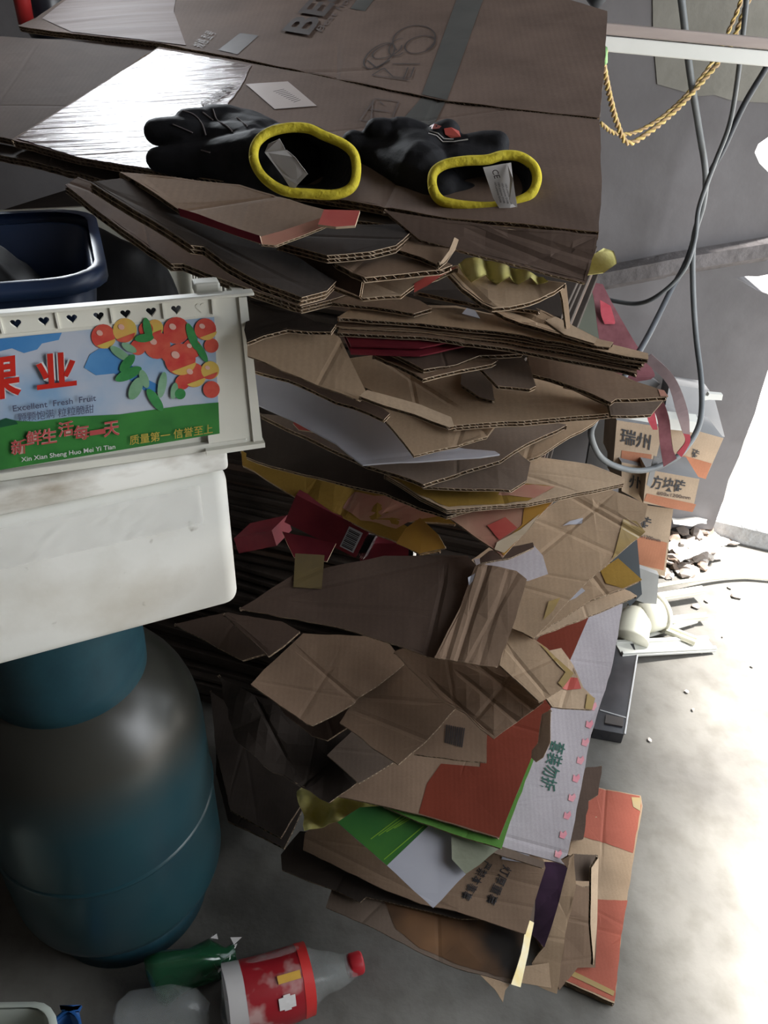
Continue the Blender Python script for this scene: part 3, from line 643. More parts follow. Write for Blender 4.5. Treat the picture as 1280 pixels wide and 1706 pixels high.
sheet('cardboard_sheet', [(690, 790), (760, 770), (850, 742), (884, 770), (878, 800), (852, 818), (760, 814), (706, 810)], P(760, 814, .63, 14, 0), 'grey', 'greyish sheet with a crumpled right end above the yellow and pink one', amp=.006, step=.018)
b = sheet('cardboard_sheet', [(430, 690), (560, 700), (700, 700), (850, 690), (945, 708), (930, 716), (880, 738), (835, 767), (770, 786), (706, 807), (690, 800), (610, 775)], P(706, 806, .625, 12, 4), 'grey', 'greyish sheet with a fluted edge right below the white sheet', amp=.002, th=.005)
sheet('cardboard_scrap', [(488, 705), (500, 698), (545, 705), (540, 722), (498, 716)], P(498, 718, .67, 25), 'redp', 'little pink and white printed scrap left below the white sheet', amp=.001, th=.002)
b = sheet('paper_sheet', [(414, 620), (500, 640), (640, 690), (700, 740), (825, 752), (833, 757), (800, 762), (720, 768), (640, 772), (605, 774), (560, 738), (490, 700), (418, 668)], P(605, 773, .615, 20, 4), 'paper', 'large blue-white coated sheet sloping down at the pile centre', 'paper', None, amp=.002, th=.0022, sheet=True, creases=[((612, 766), (800, 748), .001)])
b = sheet('flattened_carton', [(610, 665), (700, 680), (830, 690), (828, 706), (812, 726), (760, 742), (690, 759), (655, 715)], P(690, 758, .60, 26, 2), 'tan', 'yellowish tan carton corner lying on the large blue-white sheet', amp=.001, creases=[((790, 700), (812, 724), .0015)])
sheet('cardboard_sheet', [(410, 590), (500, 610), (600, 655), (650, 690), (640, 700), (560, 668), (480, 630), (412, 612)], P(600, 672, .625, 14, -4), 'dark', 'dark thin sheet between the bent tan flap and the blue-white sheet', amp=.003, rag=.002)
# --- wide folded tan carton
sheet('cardboard_sheet', [(810, 652), (885, 640), (884, 666), (820, 668)], P(850, 667, .70, 8), plain('teal_card', (.02, .045, .07), .5, (.03, .06, .09), 20), 'dark teal printed card inside the wide folded carton', amp=.001, th=.002)
b = sheet('flattened_carton', [(560, 600), (640, 590), (760, 600), (880, 620), (960, 650), (1015, 676), (1018, 690), (900, 700), (757, 709), (700, 686), (600, 640)], P(757, 708, .625, 12, 2), 'tan', 'wide tan carton with a bright lower fold right of centre', amp=.002, th=.007, layers=2, creases=[((640, 600), (745, 668), .0015)])
sheet('flap', [(940, 640), (1010, 655), (1108, 664), (1086, 690), (1055, 692), (1018, 692), (1014, 672)], P(1018, 692, .635, 20, 10), 'grey', None, parent=b, amp=.002)
b2 = sheet('flap', [(880, 590), (930, 588), (1000, 612), (1060, 636), (1106, 652), (1113, 662), (1080, 664), (1026, 666), (1018, 672), (950, 642), (884, 622)], P(1026, 668, .625, 20, 4), 'brown', None, parent=b, amp=.002, th=.005)
b2.decal([(1096, 650), (1106, 652), (1113, 662), (1100, 662)], K['pink'], 'pink_corner')
# --- bent tan flap carton on the left
b = sheet('flattened_carton', [(412, 566), (440, 552), (500, 550), (552, 552), (567, 562), (580, 590), (612, 656), (600, 668), (500, 628), (412, 592)], P(600, 667, .60, 48, 4), 'tan', 'bent tan carton flap facing forward beside the fruit crate', amp=.002, rag=.001)
sheet('flap', [(598, 662), (612, 652), (650, 662), (700, 676), (752, 696), (757, 710), (748, 712), (690, 692), (640, 678)], P(752, 711, .595, 20, 0), 'light', None, parent=b, amp=.002, rag=.0008)
# --- small dark sheets
G = 'thin dark sheets at upper mid height'
sheet('cardboard_sheet', [(770, 612), (800, 608), (820, 640), (824, 668), (800, 662), (768, 640)], P(820, 667, .665, 16, -6), 'grey', 'small grey-brown sheet pointing down above the wide tan carton', amp=.002)
sheet('cardboard_sheet', [(790, 600), (870, 590), (884, 608), (894, 640), (884, 645), (830, 640)], P(888, 644, .665, 14, 0), 'grey', 'small worn sheet with torn corner right of the small pointing one', amp=.003, rag=.0015)
sheet('cardboard_sheet', [(620, 590), (700, 585), (830, 600), (820, 608), (770, 618), (705, 632), (690, 622)], P(705, 631, .645, 9, 4), 'brown', 'thin brown sheet, lower of two below the red-edged cards', amp=.002)
sheet('cardboard_sheet', [(620, 575), (760, 570), (880, 575), (870, 588), (800, 590), (760, 606), (706, 616), (690, 608)], P(706, 615, .645, 9, 4), 'dark', 'thin brown sheet, upper of two below the red-edged cards', amp=.002)
for k, nm in enumerate(('lower', 'upper')):
    sheet('red_card', [(572, 560-k*10), (770, 555-k*8), (775, 575-k*12), (700, 592-k*14), (585, 590-k*14)], P(640, 592-k*14, .665, 8), 'red', 'dark red glossy card, %s of two under the fluted stack' % nm, 'card', None, amp=.001, th=.0015, sheet=True)
# --- stack of four thin sheets with fluted edges
nm = ['lowest', 'second from the bottom', 'second from the top', 'topmost']
for k in range(4):
    dy = (3-k)*8.5; dx = (0, 3, -4, 0)[k]
    sheet('corrugated_sheet', [(562+dx, 530+dy), (590, 510), (760, 512), (900, 540), (1000, 570), (1062+6*k, 590+dy*.6), (1080-(3-k)*6, 600+dy*.8), (1040, 594+dy*.8), (935, 570+dy), (845, 554+dy), (700, 537+dy)], P(700, 537+dy, .66, 5, 8), ('brown', 'tan', 'brown', 'tan')[k],
      'long flat sheet with fluted front edge, %s of the four-sheet stack' % nm[k], group='four flat sheets', amp=.0018, th=.0038, gap=.0045)
b = sheet('flattened_carton', [(800, 505), (850, 500), (925, 528), (1000, 566), (1022, 571), (1016, 579), (995, 577), (940, 560), (900, 548), (840, 530)], P(940, 560, .655, 12, 6), 'tan', 'narrow tan folded carton with light ridge above the four-sheet stack', amp=.003, creases=[((850, 515), (940, 550), .003)])
sheet('flap', [(908, 534), (926, 528), (994, 566), (990, 574), (940, 558)], P(940, 559, .65, 30, 10), 'light', None, parent=b, amp=.002, th=.003)
sheet('paper_scrap', [(770, 522), (778, 513), (792, 517), (800, 530)], P(790, 529, .665, 30), 'paper', 'tiny white paper corner in the dark gap above the four-sheet stack', 'paper', None, th=.001, sheet=True)
sheet('cardboard_sheet', [(412, 500), (470, 520), (560, 545), (552, 556), (480, 552), (440, 560), (412, 570)], P(480, 552, .66, 20, -5), 'shaded', 'ragged black-brown sheet above the bent tan flap', amp=.006, rag=.003)
sheet('cardboard_sheet', [(560, 480), (640, 485), (700, 500), (720, 512), (690, 522), (620, 512), (540, 505)], P(690, 521, .665, 10, 0), 'brown', 'brown sheet in the shadow below the big folded carton', amp=.003)
sheet('cardboard_sheet', [(690, 480), (800, 475), (870, 500), (900, 520), (830, 512), (760, 495)], P(860, 518, .68, 10, 0), 'shaded', 'black-brown sheet in the gap below the crumpled tan board', amp=.003)
# --- upright strip and crumpled board under the upper egg tray
sheet('cardboard_strip', [(930, 472), (944, 474), (948, 510), (951, 546), (944, 548), (938, 500)], P(948, 546, .70, 70, 20), 'tan', 'narrow bent tan strip hanging down under the upper egg tray', amp=.001, th=.003)
sheet('cardboard_sheet', [(738, 445), (770, 440), (860, 455), (943, 472), (925, 484), (885, 498), (850, 505), (822, 508), (803, 499), (770, 478)], P(822, 507, .66, 14, 4), 'tan', 'crumpled tan board with torn edge under the upper egg tray', amp=.006, rag=.0015, step=.014, creases=[((760, 452), (810, 496), .003)])
pl = settle([(765, 430), (790, 420), (900, 440), (925, 470), (880, 472), (780, 462)], P(820, 470, .70, 38, 0), .004, 'eggtray2')
pl = Plane(pl.o, P(820, 470, .7, 62, 6).n)
fieldmesh('egg_tray', pl, [(764, 440), (775, 431), (800, 430), (850, 444), (905, 462), (912, 470), (896, 474), (882, 464), (864, 474), (848, 462), (829, 474), (810, 458), (786, 470), (772, 452)], lambda x, y: -.004+.009*abs(math.sin((x+y*.35)*math.pi/.0205)), PULP, .0025, .003, 'yellow pulp egg tray under the top carton at the upper right', 'egg tray')
pl = P(990, 450, .69, 55, 20)
o = fieldmesh('egg_tray', pl, [(930, 452), (935, 432), (983, 428), (1005, 414), (1019, 420), (1016, 446), (1000, 458), (985, 456)], lambda x, y: .012*math.sin(x*90)*math.cos(y*70), PULP, .002, .004, 'torn yellow egg tray corner sticking out right of the top carton', 'egg tray')
# --- folded big carton with hollow end
b = sheet('flattened_carton', [(480, 440), (520, 420), (640, 440), (733, 446), (763, 448), (730, 465), (690, 478), (668, 492), (605, 496), (560, 480)], P(605, 496, .655, 24, 2), 'light', 'thick folded tan carton with a dark hollow end, upper middle of the pile', amp=.002)
b.decal([(690, 476), (722, 458), (763, 448), (735, 464), (712, 480), (690, 490)], K['redp'], 'red_panel')
sheet('flap', [(470, 412), (540, 432), (606, 460), (600, 494), (540, 470), (470, 445)], P(602, 494, .64, 65, -25), 'dark', None, parent=b, amp=.002)
sheet('flap', [(520, 400), (640, 396), (700, 410), (754, 440), (734, 448), (670, 455), (608, 463), (560, 440)], P(608, 462, .635, 14, 2), 'brown', None, parent=b, amp=.002, th=.005)
b = sheet('flattened_carton', [(630, 395), (690, 375), (757, 396), (760, 410), (745, 432), (732, 442), (700, 428), (655, 414)], P(732, 441, .65, 20, 10), 'brown', 'short tan box end pointing right above the hollow carton', amp=.001)
sheet('flap', [(757, 396), (764, 400), (758, 418), (738, 440), (732, 440), (748, 418)], P(736, 440, .645, 45, 30), 'light', None, parent=b, amp=.001, th=.003)
sheet('cardboard_sheet', [(460, 400), (540, 375), (680, 375), (688, 386), (660, 410), (620, 418), (545, 424), (500, 412)], P(545, 424, .65, 14, 4), 'shaded', 'dark sheet with a doubled fluted edge near the glove cuffs', amp=.002, th=.007, layers=2)
# --- two long double-walled sheets over the crate
b = sheet('corrugated_sheet', [(108, 304), (130, 292), (320, 380), (520, 478), (588, 486), (560, 496), (503, 511), (430, 486), (370, 462), (306, 437), (286, 438), (200, 380)], P(395, 475, .665, 20, 40), 'dark', 'long double-walled sheet with pale fluted edge over the crate, lower of two', amp=.003, th=.008, layers=2)
b = sheet('corrugated_sheet', [(150, 303), (200, 296), (300, 320), (450, 400), (560, 470), (545, 486), (503, 496), (440, 470), (380, 440), (340, 412), (318, 410), (305, 402)], P(395, 455, .655, 20, 40), 'shaded', 'long double-walled sheet with pale fluted edge over the crate, upper of two', amp=.003, th=.008, layers=2)
b = sheet('flattened_carton', [(200, 290), (400, 310), (540, 350), (552, 358), (500, 380), (440, 396), (432, 400), (300, 350)], P(436, 398, .645, 16, 6), 'brown', 'dark brown sheet with a red underside left under the gloves', amp=.002)
sheet('flap', [(296, 346), (432, 392), (436, 406), (300, 360)], P(434, 406, .64, 60, -15), 'red', 'dark red edge', parent=b, amp=.001, th=.002)
b2 = sheet('flap', [(434, 394), (470, 384), (550, 358), (564, 366), (510, 390), (460, 408), (436, 406)], P(458, 408, .635, 40, 10), 'pink', 'pinkish tan turned edge', parent=b, amp=.003, th=.003)
sheet('cardboard_sheet', [(540, 350), (600, 352), (592, 376), (560, 378), (530, 374)], P(560, 376, .70, 20), 'redp', 'small bright red printed bit under the left glove', amp=.001, th=.002)

# ================================================================== top carton
PT = P3((990, 385, .655), (0, 235, .90), (1010, 25, 1.12))
PT.n.normalize()
PT2 = PT.off(-.022)
# layers below the top
PTB = P3((990, 385, .655), (0, 235, .90), (1010, 25, 1.12)).off(-.012)
b = sheet('flattened_carton', [(-80, 222), (0, 238), (300, 296), (560, 334), (690, 352), (765, 372), (768, 396), (690, 388), (640, 374), (560, 362), (430, 336), (300, 320), (130, 288), (-80, 240)], PTB, 'shaded', 'dark flattened carton directly under the top carton, drooping at the front', fixed=True, amp=.003, th=.008, layers=2)
b0 = sheet('appliance_carton', [(264, 78), (512, 123), (740, 171), (999, 199), (1003, 300), (998, 386), (900, 376), (745, 362), (650, 345), (560, 330), (300, 292), (130, 262), (20, 233)], PT, 'top', 'large flattened brown appliance carton on top of the pile under the gloves', group=None, fixed=True, amp=.0012, th=.008, layers=2, creases=[((725, 175), (640, 345), .0012)])
bf = sheet('flap', [(640, 350), (745, 366), (850, 378), (996, 391), (992, 420), (976, 472), (955, 466), (880, 446), (760, 414), (700, 398)], P(990, 391, .645, 50, 10), 'dark', None, parent=b0, fixed=True, amp=.003, creases=[((800, 388), (960, 452), .003), ((840, 384), (985, 430), .003), ((790, 400), (920, 450), .002)], step=.018)
bB = sheet('flap', [(60, 28), (150, -30), (420, -70), (790, -50), (1012, 20), (1008, 110), (999, 195), (740, 167), (510, 119), (268, 72), (120, 56), (30, 42)], PT.off(.002), 'top', None, parent=b0, amp=.0012, th=.007, layers=2, fixed=True)
bC = sheet('flap', [(-120, 50), (-20, 58), (60, 66), (200, 72), (263, 79), (150, 152), (20, 232), (-120, 205)], PT.off(-.004), 'dark', None, parent=b0, amp=.0012, th=.007, layers=2, fixed=True)
# shiny film of packing tape over the left half
mt, t, bb = nt('packing_film', (.30, .27, .27), .2, 0, .9)
tc, n_, cr = noisemix(t, bb, (.22, .17, .16), (.34, .28, .27), 5, 4)
wv = t.nodes.new('ShaderNodeTexNoise'); wv.inputs['Scale'].default_value = 14; wv.inputs['Detail'].default_value = 7
mp = t.nodes.new('ShaderNodeMapping'); mp.inputs['Rotation'].default_value = (0, 0, R(-14)); mp.inputs['Scale'].default_value = (.35, 6, 1)
link(t, tc.outputs['Object'], mp.inputs[0]); link(t, mp.outputs[0], wv.inputs['Vector']); bump(t, bb, wv.outputs['Fac'], .8, .008)
cr2 = t.nodes.new('ShaderNodeMapRange'); cr2.inputs[3].default_value = .1; cr2.inputs[4].default_value = .34; link(t, wv.outputs['Fac'], cr2.inputs[0]); link(t, cr2.outputs[0], bb.inputs['Roughness'])
FILM = mt
FILM2 = plain('dull_packing_film', (.26, .21, .20), .6, (.32, .27, .26), 8, spec=.04, bs=.8, stretch=(.5, 6, 1))
b0.decal([(262, 82), (420, 110), (400, 150), (360, 200), (310, 292), (130, 262), (28, 232)], FILM, 'packing_film', .0007, 'shiny clear packing film', rag=.0008)
bB.decal([(70, 30), (150, -28), (300, -50), (290, 20), (310, 76), (268, 71), (120, 54)], FILM2, 'packing_film', .0007, 'shiny clear packing film')
TAPED = plain('dark_packing_tape', (.075, .075, .07), .35, (.10, .10, .092), 20, spec=.5)
bB.decal([(703, 158), (745, 167), (812, -20), (830, -50), (790, -50), (768, -20)], TAPED, 'packing_tape')
b0.decal([(665, 207), (722, 207), (742, 171), (703, 163)], TAPED, 'packing_tape')
bB.text('BESTI', (516, 62), (606, -50), (470, 54), K['ink'], 'printed_lettering', lift=.0022, bold=.02)
bB.text('Best home life', (535, 55), (620, -40), (526, 50), K['ink2'], 'small_lettering')
bB.decal([(584, 14), (608, 18), (628, -8), (600, -8)], TAPED, 'dark_label')
bB.decal([(400, 55), (431, 60), (396, 92), (364, 84)], K['ink'], 'dark_print_band')
b0.decal([(345, 97), (372, 100), (352, 122), (324, 117)], K['ink'], 'dark_print_band')
bB.text('规格 型号', (338, 82), (362, 56), (320, 76), K['ink2'], 'small_lettering')
b0.decal([(410, 143), (480, 138), (528, 177), (458, 183)], plain('grey_label_paper', (.42, .35, .32), .5, (.46, .39, .36), 20), 'label', .0008, 'pale barcode label')
b0.strokes([[(456+i*4.2, 155+i*2.1), (474+i*3.4, 151+i*2.1)] for i in range(9)], 2.0, K['ink'], 'barcode')
b0.text('包装箱', (345, 184), (398, 150), (330, 176), K['ink2'], 'printed_lettering', lift=.0022, bold=.02)
def arc(cx, cy, rx, ry, a0, a1, rot=0, n=18):
    o = []
    for k in range(n+1):
        a = R(a0+(a1-a0)*k/n); x, y = rx*math.cos(a), ry*math.sin(a); c, s = math.cos(R(rot)), math.sin(R(rot)); o.append((cx+x*c-y*s, cy+x*s+y*c))
    return o
bB.strokes([arc(632, 92, 30, 15, 0, 360, -35), arc(645, 84, 26, 10, 0, 300, -20), arc(690, 66, 36, 24, 150, 420, -10), arc(700, 74, 26, 14, 0, 360, -15), arc(664, 78, 18, 12, 90, 330, -40), [(612, 100), (628, 112), (650, 100)], [(655, 106), (700, 106)]], 3, K['ink'], 'lamp_drawing')
bB.strokes([[(620, 125), (640, 112), (655, 128), (684, 130), (690, 112)], [(620, 125), (680, 134)], [(672, 134), (680, 112)]], 2.6, K['ink'], 'arrow_print')
b0.strokes([[(600, 200), (625, 165), (665, 170), (650, 205), (600, 200)], [(612, 182), (650, 187)], [(622, 168), (618, 202)], [(632, 170), (640, 176)]], 2.4, K['ink2'], 'handling_marks')
# ================================================================== gloves
def bvh_of(o):
    me = o.data; mw = WM[o.name]; return BVHTree.FromPolygons([mw @ v.co for v in me.vertices], [list(p.vertices) for p in me.polygons])
def voxel(mb, size, name, mat, parent=None, smooth=8, tex=None):
    me = mesh_of('t', mb.v, mb.f, []); o = bpy.data.objects.new('t', me); COL.objects.link(o)
    r = o.modifiers.new('r', 'REMESH'); r.mode = 'VOXEL'; r.voxel_size = size
    s = o.modifiers.new('s', 'SMOOTH'); s.iterations = smooth; s.factor = .6
    bpy.context.view_layer.update()
    m2 = bpy.data.meshes.new_from_object(o.evaluated_get(bpy.context.evaluated_depsgraph_get()))
    vs = [v.co.copy() for v in m2.vertices]; fs = [list(p.vertices) for p in m2.polygons]
    bpy.data.objects.remove(o); bpy.data.meshes.remove(m2)
    return fromw(name, vs, fs, mat, parent, True)
def blob(mb, pts, rs):
    """smooth capsule chain"""
    pts = spline(pts, 5); n = len(pts); k = len(rs)-1
    rr = [rs[min(int(i/(n-1)*k), k-1)]*(1-(i/(n-1)*k-min(int(i/(n-1)*k), k-1)))+rs[min(int(i/(n-1)*k), k-1)+1]*(i/(n-1)*k-min(int(i/(n-1)*k), k-1)) for i in range(n)]
    d0 = (pts[0]-pts[1]).normalized(); d1 = (pts[-1]-pts[-2]).normalized()
    P_ = [pts[0]+d0*rr[0]*a for a in (.98, .85, .5)]+pts+[pts[-1]+d1*rr[-1]*a for a in (.5, .85, .98)]
    Rr = [rr[0]*a for a in (.2, .55, .87)]+rr+[rr[-1]*a for a in (.87, .55, .2)]
    mb.tube(P_, Rr, 14)
KNIT = plain('black_knit', (.010, .011, .016), .9, (.018, .019, .026), 200, bs=.6)
RUB = plain('black_rubber_coating', (.010, .010, .012), .68, (.018, .018, .021), 60, spec=.2, bs=.5)
YHEM = plain('yellow_hem', (.62, .50, .03), .85, (.72, .60, .06), 150, bs=.6)
SEAM = plain('grey_seam', (.14, .12, .12), .5, (.2, .17, .17), 60)
TAGM = plain('white_care_tag', (.58, .55, .53), .6, (.66, .64, .62), 20)
def glove(cx, cy, Yc, ring, fingers, palm, rt, label, tagpoly, sides, extra=None):
    C = atY(cx, cy, Yc); dep = (C-EYE).dot(FW)
    root = empty('work_glove', V((C.x, C.y, C.z-.035)), label, 'glove', 'pair of black work gloves on the top carton')
    rp = []   # ring points in pixels -> facing the eye, tilted back a little
    for x, y in ring: rp.append(atY(x, y, Yc+(cy-y)*.00035))
    rp = [rp[-1]]+rp+[rp[0], rp[1]]
    loop = spline(rp, 8)[8:-8]
    mb = MB(); mb.tube(loop+[loop[0]], .0043, 10, cap=False); mb.build('cuff_hem', YHEM, root, True)
    cen = sum(loop, V())/len(loop)
    # cuff sleeve: hollow, running back from the hem and tapering into the palm
    back = [atY(x, y, Y) for x, y, Y in palm]
    n = len(loop); vs = []; fs = []
    for k in range(7):
        t = k/6; shift = (back[0]-cen)*t
        for p in loop:
            q = cen+(p-cen)*(1-.12*t)*(.97)+shift; vs.append(q)
    for k in range(6): fs += [[k*n+j, k*n+(j+1) % n, (k+1)*n+(j+1) % n, (k+1)*n+j] for j in range(n)]
    m_ = len(vs)   # inner wall
    for k in range(7):
        for j in range(n): q = vs[k*n+j]; c_ = cen+(back[0]-cen)*(k/6); vs.append(c_+(q-c_)*.93)
    for k in range(6): fs += [[m_+k*n+j, m_+(k+1)*n+j, m_+(k+1)*n+(j+1) % n, m_+k*n+(j+1) % n] for j in range(n)]
    fs.append([m_+6*n+j for j in range(n)])
    fromw('cuff', vs, fs, KNIT, root, True)
    mb = MB()
    for f_ in fingers: blob(mb, [atY(x, y, Y) for x, y, Y, r in f_], [r for x, y, Y, r in f_])
    for s_ in sides: blob(mb, [atY(x, y, Y) for x, y, Y, r in s_], [r for x, y, Y, r in s_])
    hand = voxel(mb, .0022, 'hand', RUB, root, 4)
    bv = bvh_of(hand)
    def on(x, y, lift=.0008):
        r = ray(x, y).normalized(); h = bv.ray_cast(EYE, r); return (h[0]-r*lift) if h[0] else None
    for line in rt:
        q = [on(*p) for p in spline([V((x, y, 0)) for x, y in line], 5) and [(v.x, v.y) for v in spline([V((x, y, 0)) for x, y in line], 5)]]
        q = [p for p in q if p]
        if len(q) > 2: mb = MB(); mb.tube(q, .0007, 5); mb.build('seam', SEAM, root)
    for poly in tagpoly:
        pp, mat_, nm_ = poly; vv = [atY(x, y, Yc-.013+dy) for x, y, dy in pp]; nn = len(vv)
        fromw(nm_, vv+[v+V((0, .0006, 0)) for v in vv], [list(range(nn))]+[[i+nn for i in range(nn)][::-1]]+[[i, (i+1) % nn, (i+1) % nn+nn, i+nn] for i in range(nn)], mat_, root)
    if extra: extra(root, on)
    return root
ring1 = [(423, 262), (428, 238), (448, 221), (480, 213), (513, 214), (540, 226), (572, 240), (590, 258), (594, 288), (586, 312), (560, 324), (520, 323), (478, 319), (450, 305), (431, 285)]
glove(508, 268, .735, ring1,
  [[(430, 268, .79, .028), (350, 268, .80, .019), (300, 268, .80, .015), (264, 266, .80, .012)],
   [(420, 250, .81, .026), (350, 235, .82, .018), (300, 222, .82, .015), (262, 220, .82, .013)],
   [(430, 240, .82, .024), (370, 215, .835, .017), (340, 205, .835, .014), (312, 202, .83, .012)],
   [(440, 235, .83, .022), (400, 210, .84, .016), (380, 200, .84, .014), (352, 196, .84, .012)],
   [(460, 240, .83, .02), (430, 212, .84, .013), (408, 200, .845, .011)]],
  [(470, 262, .80)],
  [[(300, 183), (322, 190), (336, 205), (343, 225)], [(338, 187), (355, 200)], [(355, 182), (362, 200), (378, 210), (387, 219)], [(288, 207), (305, 214), (321, 221)], [(395, 196), (412, 210)], [(335, 250), (350, 254)]],
  'black work glove with a yellow cuff on the shiny film side, left of the pair',
  [([(447, 240, .004), (466, 231, 0), (474, 246, 0), (476, 252, .001), (441, 254, .003)], TAGM, 'care_tag'), ([(441, 254, 0), (478, 250, 0), (492, 262, -.006), (513, 290, -.008), (496, 308, -.007), (488, 320, -.006), (470, 292, -.003)], TAGM, 'care_tag')],
  [[(455, 300, .77, .022), (380, 300, .80, .018), (330, 290, .81, .014)], [(470, 300, .77, .022), (540, 300, .79, .012), (570, 290, .79, .010)], [(470, 262, .80, .030), (520, 255, .82, .026), (555, 268, .82, .018)]])
ring2 = [(721, 312), (723, 288), (742, 274), (775, 268), (812, 266), (838, 259), (866, 261), (888, 276), (895, 298), (886, 322), (862, 336), (826, 344), (790, 344), (755, 340), (732, 332)]
def logo(root, on):
    def patch(px, mat_, nm, lift=.0012):
        q = [on(x, y, lift) for x, y in px]
        if all(q): fromw(nm, q, [list(range(len(q)))], mat_, root)
    patch([(716, 210), (724, 206), (736, 210), (732, 214), (720, 215)], K['redp'], 'red_patch')
    patch([(740, 214), (752, 212), (765, 218), (768, 228), (752, 230), (742, 224)], K['redp'], 'red_patch')
    for line in ([(714, 222), (728, 226), (738, 236), (756, 236), (780, 232)], [(716, 218), (730, 222), (740, 231), (756, 232)]):
        q = [on(*p, .001) for p in line]; q = [p for p in q if p]
        if len(q) > 2: mb = MB(); mb.tube(q, .0006, 5); mb.build('white_stitching', TAGM, root)
def tagtext(root, on): pass
g2 = glove(808, 305, .72, ring2,
  [[(700, 290, .77, .030), (640, 270, .80, .020), (610, 250, .81, .015), (590, 240, .81, .013)],
   [(700, 270, .79, .028), (660, 235, .81, .018), (640, 222, .81, .014), (628, 218, .81, .012)],
   [(720, 265, .80, .026), (695, 235, .81, .018), (680, 222, .81, .014), (665, 216, .81, .012)],
   [(740, 255, .80, .024), (735, 232, .80, .016), (745, 222, .80, .013)],
   [(770, 262, .79, .020), (800, 245, .79, .014), (828, 240, .785, .012)]],
  [(770, 300, .785)], [],
  'black work glove with red patch on its back, right of the pair',
  [([(805, 279, 0), (852, 271, 0), (855, 300, -.003), (862, 344, -.007), (850, 352, -.009), (834, 350, -.008), (822, 330, -.005)], TAGM, 'care_tag'), ([(846, 274, -.001), (855, 298, -.009), (862, 346, -.014), (849, 335, -.012), (850, 300, -.006)], TAGM, 'tag_fold')],
  [[(730, 320, .75, .024), (690, 300, .77, .024), (640, 290, .80, .018)], [(760, 290, .78, .028), (820, 290, .78, .024), (850, 300, .78, .018)], [(740, 325, .745, .016), (800, 335, .745, .014), (850, 335, .75, .010)]], logo)
# lettering on the second tag
PTG = P3((805, 279, .7065), (852, 271, .7065), (834, 350, .6985)); vs, fs = textmesh('CE', .01)
def tagline(body, org, right, up):
    vs, fs = textmesh(body, .01); x0 = min(v[0] for v in vs); x1 = max(v[0] for v in vs); y0 = min(v[1] for v in vs); y1 = max(v[1] for v in vs)
    o, r, u = [PTG.hit(*p)-PTG.n*-.0016 for p in (org, right, up)]
    fromw('lettering', [o+(r-o)*((x-x0)/(x1-x0))+(u-o)*((y-y0)/(y1-y0)) for x, y in vs], fs, K['ink'], g2)
tagline('CE', (819, 284), (824, 298), (829, 282))
for k in range(4): tagline('100% polyester EN388', (822+k*6, 304+k*1), (832+k*6, 338+k*1), (826+k*6, 303+k*1))

# ================================================================== foam box, fruit crate, basket
FOAM = plain('white_foam', (.66, .66, .61), .75, (.80, .79, .74), 7, bs=.3)
mt, t, bb = nt('dirty_foam', (.66, .66, .61), .75, 0, .3)
tc, n_, cr = noisemix(t, None, (.70, .70, .65), (.82, .81, .76), 6); tc2, n2, cr2 = noisemix(t, None, (1, 1, 1), (.42, .36, .29), 9, 6, .56, .74, (1, 1, 2.5))
mx = t.nodes.new('ShaderNodeMix'); mx.data_type = 'RGBA'; mx.blend_type = 'MULTIPLY'; mx.inputs[0].default_value = 1
link(t, cr.outputs[0], mx.inputs[6]); link(t, cr2.outputs[0], mx.inputs[7]); link(t, mx.outputs[2], bb.inputs['Base Color']); bump(t, bb, n2.outputs['Fac'], .3, .003); DIRTY = mt
mt, t, bb = nt('smudged_foam', (.7, .7, .65), .75, 0, .3)
tc, n_, cr = noisemix(t, None, (.72, .72, .67), (.80, .79, .74), 6); tc2, n2, cr2 = noisemix(t, None, (1, 1, 1), (.70, .66, .60), 7, 8, .54, .78)
tc3, n3, cr3 = noisemix(t, None, (1, 1, 1), (.45, .42, .38), 38, 3, .70, .78)
mx = t.nodes.new('ShaderNodeMix'); mx.data_type = 'RGBA'; mx.blend_type = 'MULTIPLY'; mx.inputs[0].default_value = 1
mx3 = t.nodes.new('ShaderNodeMix'); mx3.data_type = 'RGBA'; mx3.blend_type = 'MULTIPLY'; mx3.inputs[0].default_value = 1
link(t, cr.outputs[0], mx.inputs[6]); link(t, cr2.outputs[0], mx.inputs[7]); link(t, mx.outputs[2], mx3.inputs[6]); link(t, cr3.outputs[0], mx3.inputs[7]); link(t, mx3.outputs[2], bb.inputs['Base Color']); bump(t, bb, n3.outputs['Fac'], .25, .002); SMUDGE = mt
def frame_from(o, x, z):
    x = x.normalized(); y = z.cross(x).normalized(); z = x.cross(y); M = Matrix.Identity(4)
    for i in range(3): M[i][0] = x[i]; M[i][1] = y[i]; M[i][2] = z[i]; M[i][3] = o[i]
    return M
zb = .688
A = atZ(0, 1117, zb); B = atZ(402, 1008, zb)
xd = (B-A); xd.z = 0
W_, D_, H_ = .50, .34, .176
MF = frame_from(B, xd, V((0, 0, 1)))   # origin at front right bottom corner; box goes to -x, +y
root = empty('foam_box', MF @ V((-W_/2, D_/2, 0)), 'white foam box with lid standing on the gas bottle under the fruit crate', 'foam box')
def rounded_box(mb, c, size, M, r, seg=4):
    bm = bmesh.new(); bmesh.ops.create_cube(bm, size=1)
    for v in bm.verts: v.co = V((v.co.x*size[0], v.co.y*size[1], v.co.z*size[2]))
    bmesh.ops.bevel(bm, geom=bm.edges[:], offset=r, segments=seg, affect='EDGES', profile=.5); bm.verts.index_update()
    Mx = M @ Matrix.Translation(V(c)); mb.add([Mx @ v.co for v in bm.verts], [[v.index for v in f.verts] for f in bm.faces]); bm.free()
mb = MB(); rounded_box(mb, (-W_/2, D_/2, H_/2), (W_, D_, H_), MF, .016, 5); fb = mb.build('box_body', SMUDGE, root, True)
mb = MB(); rounded_box(mb, (-W_/2, D_/2, H_+.0145), (W_+.002, D_+.002, .027), MF, .005, 3); mb.build('lid', DIRTY, root, True)
